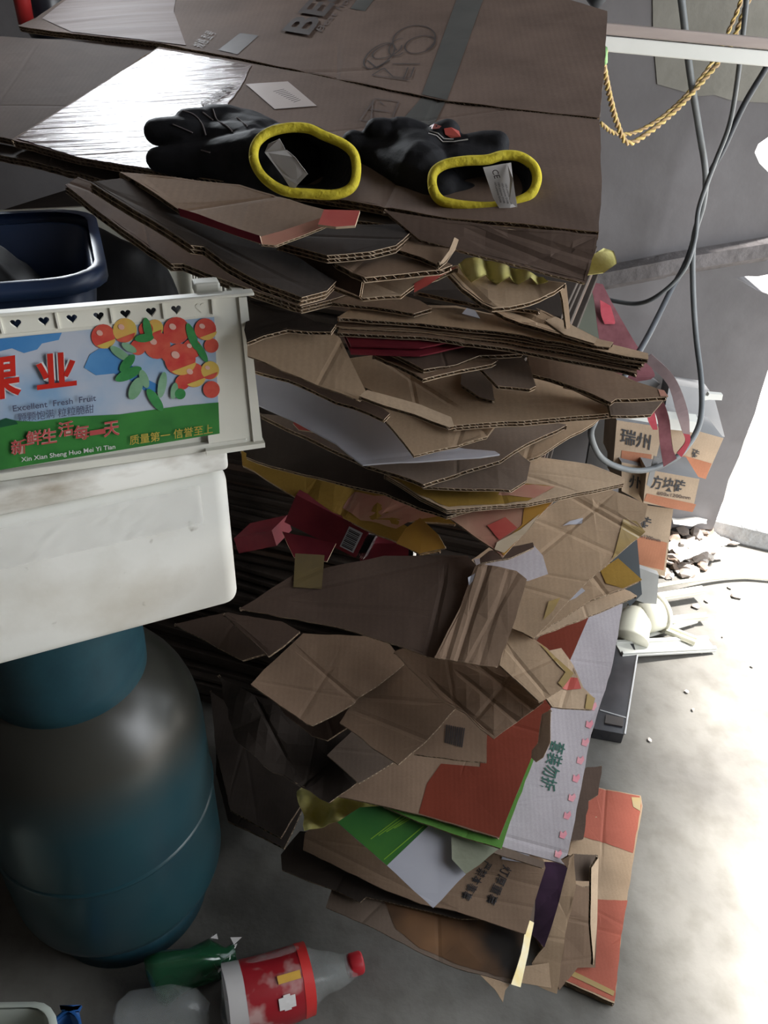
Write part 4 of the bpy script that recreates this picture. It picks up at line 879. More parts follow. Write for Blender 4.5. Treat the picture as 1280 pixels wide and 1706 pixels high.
# crumpled clear tape on the front near the lid
mb = MB(); rr = random.Random(4); nx, nz = 22, 8
vs = [MF @ V((-.245+.215*i/nx, -.0012-abs(.0035*N.noise(V((i*.9, j*1.7, 0)))), .122+.045*j/nz)) for j in range(nz+1) for i in range(nx+1)]
mb.add(vs, [[j*(nx+1)+i, j*(nx+1)+i+1, (j+1)*(nx+1)+i+1, (j+1)*(nx+1)+i] for j in range(nz) for i in range(nx)])
mt, t, bb = nt('clear_tape', (.9, .9, .88), .12, 0, .6); bb.inputs['Alpha'].default_value = .28
mb.build('clear_tape', mt, root)
# crate
CRM = plain('grey_white_crate_plastic', (.70, .69, .61), .45, (.80, .785, .70), 12, spec=.4)
zc_ = zb+H_+.029
c0 = atZ(-10, 800, zc_); c1 = atZ(428, 737, zc_)
xd = c1-c0; xd.z = 0
MC = frame_from(c1, xd, V((0, 0, 1)))
CW, CD, CH = .50, .34, .150
def shape2d(outer, holes, depth):
    c = bpy.data.curves.new('t', 'CURVE'); c.dimensions = '2D'; c.fill_mode = 'BOTH'; c.extrude = depth/2; c.resolution_u = 6
    for pts in [outer]+holes:
        s = c.splines.new('POLY'); s.points.add(len(pts)-1); s.use_cyclic_u = True
        for i, p in enumerate(pts): s.points[i].co = (p[0], p[1], 0, 1)
    o = bpy.data.objects.new('t', c); COL.objects.link(o); bpy.context.view_layer.update()
    me = bpy.data.meshes.new_from_object(o.evaluated_get(bpy.context.evaluated_depsgraph_get()))
    r = ([v.co.copy() for v in me.vertices], [list(p.vertices) for p in me.polygons]); bpy.data.objects.remove(o); bpy.data.curves.remove(c); bpy.data.meshes.remove(me); return r
def heart(cx, cz, s):
    o = []
    for k in range(20):
        a = 2*math.pi*k/20; o.append((cx+s*math.sin(a)**3, cz+s*(13*math.cos(a)-5*math.cos(2*a)-2*math.cos(3*a)-math.cos(4*a))/15))
    return o
root = empty('fruit_crate', MC @ V((-CW/2, CD/2, 0)), 'pale grey plastic fruit crate with heart holes and fruit label on the foam box', 'crate')
# crate walls splay outwards to the top; front wall lies in local y ~ 0
MX = MC @ Matrix.Translation((0, -.002, 0))
sp = .0
# front band with heart-shaped holes
PLB = Plane(MX @ V((0, -.0012, 0)), MX.to_3x3() @ V((0, -1, 0)))
hearts = []
ph = .0262
hx = [(MX.inverted() @ PLB.hit(x, y)).x for x, y in ((23, 525), (70, 520), (117, 516), (162, 512), (207, 509), (250, 505), (292, 502), (333, 498))]
hx = hx[::-1]; hx += [hx[-1]-(hx[-2]-hx[-1])*k for k in range(1, 5)]
for x in hx: hearts.append(heart(x, .1400, .0042))
v_, f_ = shape2d([(-CW+.03, .1325), (-.045, .1325), (-.045, .1475), (-CW+.03, .1475)], hearts, .003)
mb = MB(); mb.add([MX @ V((p.x, p.z, p.y)) for p in v_], f_); mb.build('heart_band', CRM, root)
mb = MB(); mb.box((-CW/2, .0015, .1275), (CW-.05, .005, .010), MX, bev=.001); mb.box((-CW/2, .002, .004), (CW-.02, .008, .008), MX, bev=.001); mb.box((-CW/2, .006, .062), (CW-.03, .003, .118), MX)
for k in range(6): mb.box(((hx[2*k]+hx[2*k+1])/2+(hx[0]-hx[1]), -.0005, .140), (.0018, .005, .014), MX)
mb.build('front_panel', CRM, root)
mb = MB(); mb.box((-CW/2+.002, -.001, .1492), (CW+.006, .011, .003), MX, bev=.001); mb.build('rim', CRM, root)
# right corner post: wider at the foot on the outside
def wedge(mb, pts, y0, y1):
    vs = [MX @ V((x, y0, z)) for x, z in pts]+[MX @ V((x, y1, z)) for x, z in pts]; n = len(pts)
    mb.add(vs, [list(range(n)), [i+n for i in range(n)][::-1]]+[[i, i+n, (i+1) % n+n, (i+1) % n] for i in range(n)])
mb = MB(); wedge(mb, [(-.046, .0), (.004, .0), (-.002, .146), (-.046, .146)], -.001, .006); wedge(mb, [(-.004, 0), (.005, 0), (-.001, .146), (-.008, .146)], -.003, .03)
wedge(mb, [(-.05, -.001), (.006, -.001), (.006, .004), (-.05, .004)], -.008, .01)
mb.build('corner_post', CRM, root)
mb = MB(); mb.box((-CW+.02, .004, .073), (.04, .01, .146), MX, bev=.001); mb.build('corner_post', CRM, root)
mb = MB()
for k in range(12): mb.box((-.004, .035+k*.026, .074), (.005, .014, .142), MX)
mb.box((-.004, CD/2, .010), (.006, CD, .02), MX); mb.box((-.006, CD/2, .144), (.010, CD, .008), MX); mb.build('side_wall', CRM, root)
mb = MB(); mb.box((-CW+.004, CD/2, .074), (.005, CD, .146), MX); mb.build('side_wall', CRM, root)
mb = MB(); mb.box((-CW/2, CD-.004, .073), (CW, .005, .146), MX); mb.build('back_wall', CRM, root)
mb = MB(); mb.box((-CW/2, CD/2, .003), (CW-.01, CD-.01, .005), MX); mb.build('crate_bottom', CRM, root)
mb = MB(); mb.box((-.032, .016, .152), (.022, .016, .010), MX, bev=.002); mb.build('stacking_lug', CRM, root)
# printed label: px -> crate plane
class Flat(Board):
    def __init__(s, o, plane): s.plane = plane; s.o = o; s.cr = []; s.amp = 0; s.curl = None; s.seed = 0
    def h(s, x, y): return 0
mt, t, bb = nt('label_sky', (.25, .45, .7), .22, 0, .6)
tc, n_, cr = noisemix(t, bb, (.20, .36, .56), (.46, .50, .58), 14, 4, .3, .6)
SKYM = mt
me_ = mesh_of('fruit_label', [(0, 0, 0)], [], [SKYM]); lp = [(-20, 566), (357, 528), (366, 722), (-20, 786)]
uvs = [PLB.uv(*p) for p in lp]; lab = put('fruit_label', mesh_of('fruit_label', [V((a, b_, 0)) for a, b_ in uvs], [[0, 1, 2, 3]], [SKYM]), PLB.mat(), root); lab['label'] = 'glossy fruit label printed with sky, meadow and fruit'
L = Flat(root, PLB)
def gm(n, c, c2=None, sc=30): return plain(n, c, .25, c2 or tuple(a*.75 for a in c), sc, spec=.6)
def pl_arc(cx, cy, rx, ry, rot=0, n=20): return arc(cx, cy, rx, ry, 0, 360*(n-1)/n, rot, n-1)
def fl(poly, mat, nm, lift): return L.decal(poly, mat, nm, lift, step=1)
BLU_ = gm('label_blue', (.03, .16, .42), (.10, .28, .55), 16)
fl([(-20, 566), (60, 558), (103, 554), (98, 566), (70, 572), (62, 582), (40, 588), (20, 580), (-20, 590)], BLU_, 'printed_sky', .0003)
fl([(150, 590), (170, 578), (190, 584), (215, 602), (232, 625), (262, 640), (270, 655), (240, 650), (215, 632), (190, 622), (160, 625), (140, 612)], BLU_, 'printed_sky', .00035)
fl([(-20, 710), (20, 700), (60, 702), (120, 694), (200, 690), (300, 676), (364, 670), (366, 722), (-20, 786)], gm('label_meadow', (.035, .17, .04), (.05, .24, .05)), 'printed_meadow', .0004)
fl([(-20, 707), (10, 696), (26, 700), (30, 706), (-20, 716)], gm('label_hill', (.02, .10, .05)), 'printed_hill', .0005)
RF, YF, LF = gm('label_fruit_red', (.52, .05, .045), (.62, .13, .08), 60), gm('label_fruit_yellow', (.60, .46, .10), (.66, .36, .10), 60), gm('label_leaf', (.03, .18, .05), (.06, .28, .09), 50)
LG = gm('label_leaf_pale', (.16, .32, .18), (.24, .42, .28), 50)
li = .0006
HL = gm('label_highlight', (.66, .36, .30), (.7, .45, .38))
for cx, cy, r, ye in ((172, 560, 20, 1), (208, 550, 20, 2), (258, 546, 14, 2), (243, 548, 12, 1), (230, 578, 13, 0), (262, 575, 22, 0), (294, 550, 22, 0), (342, 548, 18, 1), (352, 575, 12, 0), (320, 580, 16, 0), (280, 590, 12, 0), (300, 598, 26, 1), (322, 624, 20, 1), (350, 616, 15, 2), (304, 636, 12, 0), (352, 648, 14, 0)):
    fl(pl_arc(cx, cy, r, r*1.02), YF if ye == 2 else RF, 'printed_fruit', li)
    if ye: fl(arc(cx+(2 if ye == 1 else -2), cy, r*.97, r, 10, 130, 0, 12), YF if ye == 1 else RF, 'printed_blush', li+.0002)
    li += .00004
    if r > 14: fl(pl_arc(cx-r*.3, cy-r*.3, r*.28, r*.22, 30), HL, 'printed_highlight', li+.0003)
for cx, cy, rx, ry, ro, m_ in ((246, 548, 7, 20, -12, LF), (320, 560, 7, 24, -20, LF), (335, 585, 6, 20, -30, LF), (200, 588, 20, 7, 35, LG), (212, 604, 18, 8, -50, LF), (214, 622, 24, 9, -25, LF), (226, 646, 10, 20, 25, LG), (258, 665, 8, 22, -35, LF), (270, 640, 7, 22, 10, LG), (240, 630, 7, 16, -20, LG), (290, 650, 6, 14, 10, LG), (300, 655, 9, 9, 0, LF), (240, 562, 16, 7, -5, LF), (215, 578, 14, 6, 30, LG)):
    fl(pl_arc(cx, cy, rx, ry, ro), m_, 'printed_leaf', li); li += .00004
li += .0003
RT_, WT_ = gm('label_red_ink', (.58, .03, .02)), gm('label_white_ink', (.75, .75, .75))
for m_, b_, lf in ((WT_, .06, 0), (RT_, .028, .0002)):
    L.text('果', (-28, 668), (36, 658), (-32, 598), m_, 'red_lettering', li+lf, bold=b_); L.text('业', (62, 648), (128, 640), (58, 590), m_, 'red_lettering', li+lf, bold=b_)
BT = gm('label_blue_ink', (.09, .10, .16))
L.text('Excellent  Fresh  Fruit', (22, 684), (160, 666), (21, 674), BT, 'lettering', li, bold=.01)
L.text('颗颗饱满 粒粒脆甜', (30, 702), (156, 686), (29, 687), BT, 'lettering', li)
PK = gm('label_pink_ink', (.50, .09, .09)); DK = gm('label_pale_ink', (.62, .40, .35))
for i_, (ch, x, y) in enumerate(zip('新鲜生活每一天', (19, 44, 69, 97, 123, 150, 173), (757, 742, 739, 727, 733, 724, 727))):
    for m_, b_, lf in ((DK, .03, 0), (PK, .008, .0002)): L.text(ch, (x, y), (x+26, y-4), (x-1, y-(8 if ch == '一' else 25)), m_, 'lettering', li+lf, bold=b_)
L.text('Xin Xian Sheng Huo Mei Yi Tian', (36, 770), (192, 748), (35, 760), WT_, 'lettering', li, bold=.01)
YT = gm('label_yellow_ink', (.55, .42, .08))
L.text('质量第一 信誉至上', (216, 740), (354, 720), (215, 724), YT, 'lettering', li, bold=.005)

# blue basket inside the crate
BLU = plain('dark_blue_plastic', (.012, .028, .075), .4, (.02, .04, .10), 10, spec=.5)
MK = MC @ Matrix.Translation((-.29, .165, .008)) @ Matrix.Scale(.86, 4)
root = empty('basket', MK.translation, 'dark blue plastic basket standing inside the fruit crate', 'basket')
mb = MB()
def rrect(w_, d_, r, n=5):
    o = []
    for cx, cy, a in ((w_/2-r, d_/2-r, 0), (-w_/2+r, d_/2-r, 90), (-w_/2+r, -d_/2+r, 180), (w_/2-r, -d_/2+r, 270)):
        for k in range(n+1): an = R(a+90*k/n); o.append((cx+r*math.cos(an), cy+r*math.sin(an)))
    return o
def ringwall(mb, levels, M):
    k = None; vs = []; fs = []
    for w_, d_, r, z in levels: vs += [M @ V((x, y, z)) for x, y in rrect(w_, d_, r)]
    n = 24
    for i in range(len(levels)-1): fs += [[i*n+j, i*n+(j+1) % n, (i+1)*n+(j+1) % n, (i+1)*n+j] for j in range(n)]
    mb.add(vs, fs)
ringwall(mb, [(.36, .22, .04, 0), (.38, .24, .04, .10), (.40, .26, .05, .16), (.388, .248, .05, .16), (.372, .23, .04, .10), (.35, .21, .04, .004)], MK); mb.build('basket_body', BLU, root, True)
mb = MB(); mb.add([MK @ V((x, y, .004)) for x, y in rrect(.35, .21, .04)], [list(range(24))]); mb.build('basket_bottom', BLU, root)
mb = MB(); ringwall(mb, [(.40, .26, .05, .154), (.422, .282, .055, .156), (.422, .282, .055, .172), (.40, .26, .05, .172)], MK); mb.build('rim', BLU, root, True)
for k in range(14):
    mb = MB(); mb.box((-.17+k*.026, -.1265, .085), (.007, .004, .11), MK, bev=.001); mb.build('slat', BLU, root)

SHADEM = plain('shade_filler_film', (.007, .007, .008), .5, (.012, .012, .014), 14, spec=.25, bs=.8)  # near-black fillers added in place of the shade inside basket and crate
mb = MB(); vs = []; fs = []; nu, nv = 40, 16
for j in range(nv+1):
    e_ = j/nv*math.pi/2
    for i in range(nu):
        an = 2*math.pi*i/nu; q = V((.158*abs(math.cos(an))**.6*math.copysign(1, math.cos(an))*math.cos(e_)**.5, .09*abs(math.sin(an))**.6*math.copysign(1, math.sin(an))*math.cos(e_)**.5, .02+.155*math.sin(e_)))
        q += V((0, 0, 1))*.018*N.noise(q*22)+V((N.noise(q*30), N.noise(q*30+V((5, 5, 5))), 0))*.008; vs.append(MK @ q)
for j in range(nv): fs += [[j*nu+i, j*nu+(i+1) % nu, (j+1)*nu+(i+1) % nu, (j+1)*nu+i] for i in range(nu)]
o = fromw('shade_filler', vs, fs, SHADEM, None, True); tag(o, 'black filler added for the shade inside the dark blue basket', 'bag')
MQ = MC @ Matrix.Translation((-.25, .30, .012)); vs = []; fs = []
for j in range(nv+1):
    e_ = j/nv*math.pi/2
    for i in range(nu):
        an = 2*math.pi*i/nu; q = V((.225*abs(math.cos(an))**.5*math.copysign(1, math.cos(an))*math.cos(e_)**.4, .022*math.sin(an)*math.cos(e_)**.5, .13*math.sin(e_)))
        q += V((0, 0, 1))*.02*N.noise(q*15)+V((0, N.noise(q*25), 0))*.006; vs.append(MQ @ q)
for j in range(nv): fs += [[j*nu+i, j*nu+(i+1) % nu, (j+1)*nu+(i+1) % nu, (j+1)*nu+i] for i in range(nu)]
o = fromw('shade_filler', vs, fs, SHADEM, None, True); tag(o, 'second black filler added for the shade along the rear wall of the fruit crate', 'bag')
# ================================================================== gas bottle
GX, GY = -.395, .68
mt, t, bb = nt('teal_enamel', (.03, .10, .13), .34, 0, .5)
tc, n_, cr = noisemix(t, None, (.009, .040, .052), (.014, .058, .072), 5, 5); tc2, n2, cr2 = noisemix(t, None, (0, 0, 0), (1, 1, 1), 2.2, 6, .47, .62)
mx = t.nodes.new('ShaderNodeMix'); mx.data_type = 'RGBA'; link(t, cr.outputs[0], mx.inputs[6]); mx.inputs[7].default_value = (.036, .036, .030, 1)
sx = t.nodes.new('ShaderNodeSeparateXYZ'); link(t, tc.outputs['Object'], sx.inputs[0]); mr = t.nodes.new('ShaderNodeMapRange'); mr.inputs[1].default_value = .38; mr.inputs[2].default_value = .47; link(t, sx.outputs[2], mr.inputs[0])
ad = t.nodes.new('ShaderNodeMath'); ad.operation = 'MULTIPLY_ADD'; link(t, cr2.outputs[0], ad.inputs[0]); ad.inputs[1].default_value = .35; link(t, mr.outputs[0], ad.inputs[2]); ad.use_clamp = True
link(t, ad.outputs[0], mx.inputs[0]); link(t, mx.outputs[2], bb.inputs['Base Color']); bump(t, bb, n2.outputs['Fac'], .15, .004); TEAL = mt
TEAL2 = plain('teal_collar_enamel', (.010, .045, .062), .5, (.014, .062, .082), 30, spec=.5, bs=.25)
root = empty('gas_bottle', (GX, GY, 0), 'dusty teal gas bottle standing on the floor left of the pile', 'gas bottle')
MG = Matrix.Translation((GX, GY, 0)); rb = .157
prof = [(0.0, .035)]+[(rb*math.sin(R(a)), .115-.08*math.cos(R(a))) for a in range(10, 91, 10)]+[(rb, .2), (rb, .3), (rb, .40)]+[(rb*math.cos(R(a))**.8 if a < 90 else 0, .40+.155*math.sin(R(a))) for a in range(8, 91, 8)]+[(0, .556)]
mb = MB(); mb.lathe(prof, 72, MG); mb.build('body', TEAL, root, True, origin=(GX, GY, 0))
mb = MB(); mb.lathe([(rb-.001, .262), (rb+.0016, .265), (rb+.0024, .268), (rb+.0016, .271), (rb-.001, .274)], 72, MG); mb.build('weld_seam', TEAL, root, True, origin=(GX, GY, 0))
mb = MB(); mb.lathe([(.118, .0), (.124, .0), (.124, .05), (.120, .05), (.118, 0)], 56, MG); mb.build('foot_ring', TEAL2, root, True)
mb = MB(); mb.lathe([(.092, .52), (.097, .52), (.099, .56), (.099, .655), (.103, .672), (.100, .682), (.095, .68), (.094, .655), (.093, .56), (.092, .52)], 56, MG, a0=R(-200), a1=R(100)); mb.build('collar', TEAL2, root, True)
mb = MB(); mb.lathe([(0, .55), (.018, .55), (.018, .60), (.011, .61), (.011, .64), (0, .64)], 16, MG); mb.build('valve', plain('brass', (.4, .3, .12), .35, metal=.9), root, True)

# ================================================================== bottles and tubs at the bottom
def axis_frame(a, b): z = (b-a).normalized(); x = V((0, 0, 1)).cross(z).normalized(); return Matrix.Translation(a) @ Matrix(((x.x, z.cross(x).x, z.x), (x.y, z.cross(x).y, z.y), (x.z, z.cross(x).z, z.z))).to_4x4()
CLR, t, bb = nt('clear_plastic', (.80, .85, .83), .1, 0, .7); bb.inputs['Transmission Weight'].default_value = .0; bb.inputs['Alpha'].default_value = .13
a = atZ(372, 1672, .05); b_ = atZ(592, 1606, .035); La = (b_-a).length; MA = axis_frame(a, b_)
root = empty('soda_bottle', V((a.x, a.y, 0)), 'crushed clear drink bottle with red label and red cap lying on the floor', 'bottle')
def crumple(mb, k0, amp, fr):
    for v in mb.v[k0:]: v += V((N.noise(v*fr), N.noise(v*fr+V((9, 1, 2))), N.noise(v*fr+V((4, 7, 5)))))*amp
mb = MB(); mb.lathe([(.0, .004), (.046, .002), (.047, .03)]+[(.046, La*.56)]+[(.046-.03*((k/6)**1.3), La*(.56+.33*k/6)) for k in range(1, 7)]+[(.014, La-.012), (.014, La-.004)], 30, MA); crumple(mb, 0, .010, 25); mb.build('bottle_body', CLR, root, True)
mb = MB(); mb.lathe([(.049, .004), (.0495, .03)], 30, MA); crumple(mb, 0, .004, 18); mb.build('label_back', plain('grey_white_film', (.40, .38, .37), .45, (.48, .46, .45), 9), root, True)
mb = MB(); mb.lathe([(.0496, .03), (.0494, .05), (.0494, .08), (.0492, .112)], 30, MA); crumple(mb, 0, .004, 18)
mt, t, bb = nt('red_label', (.5, .02, .02), .3, 0, .6); noisemix(t, bb, (.26, .012, .018), (.42, .26, .24), 24, 3, .52, .66); mb.build('label_sleeve', mt, root, True)
mb = MB(); mb.lathe([(.0498, .112), (.0495, .127)], 30, MA); crumple(mb, 0, .004, 18); mb.build('label_band', plain('bright_red_film', (.55, .03, .03), .35, (.6, .06, .05), 20), root, True)
mb = MB(); bvv = None
vs = [MA @ V((.0515*math.cos(R(an)), .0515*math.sin(R(an)), z)) for an in (200, 212) for z in (.078, .105)]
mb = MB(); mb.lathe([(0, La-.012), (.0155, La-.012), (.0165, La-.008), (.0165, La+.008), (.0145, La+.011), (0, La+.011)], 24, MA); mb.build('cap', plain('red_cap', (.50, .02, .03), .35, (.56, .04, .05), 20), root, True)
# yellow lettered strip and pale flower on the sleeve facing the eye
rr_ = (EYE-MA @ V((0, 0, .09))).normalized(); inv = MA.inverted().to_3x3(); rl = inv @ rr_; a_eye = math.atan2(rl.y, rl.x)
def onlab(a0, a1, z0, z1, mat_, nm, r=.0535, n=6):
    mb = MB(); vs = [MA @ V((r*math.cos(a_eye+a0+(a1-a0)*i/n), r*math.sin(a_eye+a0+(a1-a0)*i/n), z)) for i in range(n+1) for z in (z0, z1)]
    mb.add(vs, [[2*i, 2*i+1, 2*i+3, 2*i+2] for i in range(n)]); mb.build(nm, mat_, root)
onlab(-.25, -.05, .075, .108, plain('amber_print', (.62, .36, .06), .4), 'amber_strip'); 
for k_ in range(6): an_ = k_*1.05; onlab(.42+.10*math.cos(an_)-.10, .42+.10*math.cos(an_)+.10, .084+.008*math.sin(an_)-.005, .084+.008*math.sin(an_)+.005, TAGM, 'pale_petal', .0532+.0001*k_, 2)
# green crushed bottle
a = atZ(250, 1640, .035); b_ = atZ(388, 1585, .03); MA2 = axis_frame(a, b_); La = (b_-a).length
root = empty('green_bottle', V((a.x, a.y, 0)), 'crushed dark green plastic bottle against the foot of the gas bottle', 'bottle')
GRN, t, bb = nt('green_plastic', (.012, .07, .03), .12, 0, .7); bb.inputs['Alpha'].default_value = .75
mb = MB(); mb.lathe([(0, .0), (.03, .002), (.034, .02), (.03, La*.5), (.026, La*.75), (.012, La-.01), (.012, La)], 24, MA2); crumple(mb, 0, .018, 24); mb.build('bottle_body', GRN, root, True)
mb = MB(); rr = random.Random(8)
for k in range(7):
    c_ = atZ(368+rr.uniform(-18, 30), 1580+rr.uniform(-18, 30), .055+rr.uniform(-.01, .01)); mb.add([c_+V([rr.uniform(-.010, .010) for _ in range(3)]) for _ in range(4)], [[0, 1, 2, 3]])
mb.build('torn_label', TAGM, root)
# clear bottle at the lower edge
a = atZ(190, 1712, .04); b_ = atZ(345, 1690, .04); MA3 = axis_frame(a, b_); La = (b_-a).length
root = empty('clear_bottle', V((a.x, a.y, 0)), 'crushed clear bottle on the floor between white tub and red-labelled bottle', 'bottle')
mb = MB(); mb.lathe([(0, .0), (.032, .004), (.038, .02), (.038, La*.6), (.03, La*.85), (.014, La)], 24, MA3); crumple(mb, 0, .016, 26); mb.build('bottle_body', CLR, root, True)
# tubs
def tub(px, py, z, w_, d_, h_, yaw, mat_, name, label):
    p = atZ(px, py, z); M = Matrix.Translation((p.x, p.y, 0)) @ Matrix.Rotation(R(yaw), 4, 'Z') @ Matrix.Translation((-w_/2, -d_/2, z-h_))
    root = empty(name, M.translation, label, 'tub')
    mb = MB(); ringwall(mb, [(w_*.86, d_*.86, .03, 0), (w_*.95, d_*.95, .035, h_-.008), (w_*.93, d_*.93, .035, h_-.008), (w_*.83, d_*.83, .03, .003)], M); mb.add([M @ V((x, y, .003)) for x, y in rrect(w_*.84, d_*.84, .03)], [list(range(24))]); mb.build('tub_body', mat_, root, True)
    mb = MB(); ringwall(mb, [(w_*.93, d_*.93, .035, h_-.01), (w_, d_, .04, h_-.006), (w_, d_, .04, h_), (w_*.93, d_*.93, .035, h_)], M); mb.build('rim', mat_, root, True)
tub(108, 1668, .10, .26, .20, .10, 3, plain('white_tub_plastic', (.40, .43, .38), .4, (.45, .48, .42), 12), 'white_tub', 'greenish white plastic tub rim in the bottom left corner')
tub(148, 1674, .085, .05, .17, .085, 3, plain('blue_tub_plastic', (.015, .07, .22), .4, (.02, .09, .28), 12), 'blue_tub', 'small blue plastic tub beside the white tub, bottom left')

# ================================================================== right side: cables, rope, pipe
def cable(name, pts, r, mat_, label, cat='cable', n=8):
    w_ = [atY(*p) for p in pts]; q = [V((w_[0].x-.02, w_[0].y, 2.7))]+spline(w_, 10)   # all three drop from the roof
    mb = MB(); mb.tube(q, r, n); o = mb.build(name, mat_, None, True); tag(o, label, cat); return o
CAB = plain('grey_cable_sheath', (.10, .11, .115), .45, (.14, .15, .155), 20, spec=.4)
CAB2 = plain('dark_cable_sheath', (.045, .05, .058), .5, (.065, .07, .08), 20, spec=.4)
cable('power_cable', [(1130, -40, 1.52), (1137, 10, 1.53), (1150, 120, 1.55), (1165, 215, 1.58), (1176, 290, 1.61), (1172, 340, 1.63), (1156, 400, 1.64), (1155, 480, 1.63), (1160, 560, 1.60), (1169, 640, 1.52), (1166, 705, 1.45), (1140, 750, 1.40), (1110, 772, 1.38), (1070, 784, 1.36), (1030, 778, 1.34), (1000, 760, 1.32), (985, 725, 1.30), (992, 700, 1.30)], .0062, CAB, 'thick grey cable hanging straight down and looping round the red straps')
cable('power_cable', [(1248, -40, 1.50), (1240, 40, 1.52), (1228, 140, 1.54), (1215, 210, 1.56), (1190, 275, 1.57), (1165, 345, 1.57), (1158, 400, 1.56), (1140, 450, 1.55), (1100, 490, 1.56), (1060, 506, 1.60), (1005, 498, 1.65)], .0046, CAB, 'thin grey cable curving down left to the red fabric')
cable('power_cable', [(1330, 20, 1.64), (1280, 108, 1.65), (1240, 175, 1.66), (1205, 250, 1.665), (1180, 300, 1.67), (1150, 420, 1.66), (1115, 490, 1.60), (1080, 560, 1.44), (1045, 620, 1.36), (1020, 665, 1.30)], .0062, CAB2, 'dark cable crossing behind the grey ones from the upper right')
# twisted yellow rope
def rope(pts, r, label, tw=.026):
    c = [atY(*p) for p in pts]; c = spline(c, 14)+[c[-1]+V((.16*k_/8, .0, (2.7-c[-1].z)*k_/8)) for k_ in range(1, 9)]; Ls = [0]
    for a_, b_ in zip(c, c[1:]): Ls.append(Ls[-1]+(b_-a_).length)
    mats2 = (plain('yellow_flex', (.50, .36, .12), .6, (.56, .42, .16), 60), plain('brown_flex', (.36, .24, .12), .6, (.42, .30, .16), 60))
    N_ = int(Ls[-1]/.0028); pts2 = []
    for i in range(N_+1):
        s_ = Ls[-1]*i/N_; j = 0
        while j < len(Ls)-2 and Ls[j+1] < s_: j += 1
        t_ = (s_-Ls[j])/(Ls[j+1]-Ls[j]+1e-9); pts2.append((c[j].lerp(c[j+1], t_), (c[j+1]-c[j]).normalized(), s_))
    root = empty('twisted_flex', pts2[len(pts2)//2][0], label, 'cord')
    for k in range(2):
        q = []
        for p, t_, s_ in pts2:
            x = t_.cross(V((0, 1, .1))).normalized(); y = t_.cross(x); an = 2*math.pi*s_/tw+math.pi*k; q.append(p+(x*math.cos(an)+y*math.sin(an))*r)
        mb = MB(); mb.tube(q, r*1.05, 6); mb.build('strand', mats2[k], root, True)
rope([(1008, 85, 1.30), (1006, 110, 1.33), (1016, 160, 1.38), (1028, 205, 1.42), (1046, 238, 1.45), (1080, 222, 1.48), (1130, 180, 1.52), (1180, 125, 1.56), (1215, 80, 1.58), (1240, 20, 1.58), (1262, -40, 1.58)], .0025, 'twisted yellow flex in a deep loop below the white rail')
rope([(1000, 205, 1.45), (1025, 222, 1.50), (1060, 220, 1.54), (1110, 190, 1.57), (1160, 140, 1.60), (1195, 90, 1.62), (1230, 15, 1.62), (1245, -40, 1.62)], .0020, 'thinner dull twisted flex behind the bright yellow one')
mb = MB(); a, b_ = atY(1007, 82, 1.29), atY(1007, 104, 1.31); mb.tube([a, b_], .005, 8); o = mb.build('connector', plain('green_sleeve', (.22, .42, .16), .5), None, True); tag(o, 'small green sleeve on the yellow flex at the top carton edge', 'connector')
# white rail
def railbox(mb, a, b_, w_, h_, off):
    x = (b_-a).normalized(); y = V((0, 0, 1)).cross(x).normalized(); z = x.cross(y); M = frame_from(a+z*off, x, z); mb.box(((b_-a).length/2, 0, 0), ((b_-a).length, w_, h_), M, bev=.002)
a, b_ = atY(905, 55, 1.42), atY(1380, 99, 1.42); b_ = a+(b_-a)*1.35
root = empty('white_rail', a, 'white rail with a dull pink upper strip running right from behind the top carton', 'rail')
mb = MB(); railbox(mb, a, b_, .03, .021, -.006); mb.build('rail_bar', plain('white_rail_paint', (.62, .62, .58), .5, (.7, .7, .66), 10), root)
mb = MB(); railbox(mb, a, b_, .034, .015, .0135); mb.build('upper_strip', plain('pinkish_wood', (.30, .25, .23), .6, (.36, .3, .27), 8, stretch=(1, 8, 8)), root)
# tile boxes
TB = kraft('tile_box_print', (.50, .38, .27), .8, .05)
TO = kraft('tile_box_orange', (.50, .22, .13), .8, .05)
TG = plain('dusty_grey_card', (.16, .16, .165), .7, (.22, .22, .22), 8)
def tilebox(px, mat, side, label, Y, dpt, texts, band, up=None, Yr=None, zfloor=False):
    """px: front face corners ll, lr, ur, ul"""
    Yr = Yr or Y
    pl_ = P3((px[0][0], px[0][1], Y), (px[1][0], px[1][1], Yr), (px[3][0], px[3][1], Y+.012)); q = [pl_.hit(*p) for p in px]; back = -pl_.n*dpt; back.z = 0
    root = empty('tile_box', (q[0]+q[1])/2, label, 'carton', 'boxes of floor tiles against the wall')
    mb = MB(); v_ = q+[p+back for p in q]
    mb.add(v_, [[0, 1, 2, 3]], 0); mb.add(v_, [[7, 6, 5, 4], [0, 4, 5, 1], [0, 3, 7, 4]], 0); mb.add(v_, [[1, 5, 6, 2]], 1); mb.add(v_, [[3, 2, 6, 7]], 2)
    bx = mb.build('carton_body', [mat, K['light'], TG], root)
    F = Flat(root, pl_)
    if band: F.decal(band, TO, 'orange_band', .0008, step=1)
    for s_, o_, r_, u_, m_ in texts: F.text(s_, o_, r_, u_, m_, 'black_lettering' if m_ is K['black'] else 'small_lettering', .0016, bold=.012)
    return root
IK = plain('soft_black_ink', (.05, .05, .055), .6)
tilebox([(1042, 945), (1108, 960), (1122, 848), (1050, 838)], TB, None, 'lowest tile carton, standing beside the white rubble and papers', 1.42, .10, [('砖', (1066, 880), (1084, 884), (1068, 858), IK), ('600x1200mm', (1055, 892), (1100, 903), (1056, 886), K['ink2'])], [(1046, 905), (1050, 888), (1112, 904), (1106, 950), (1044, 935)])
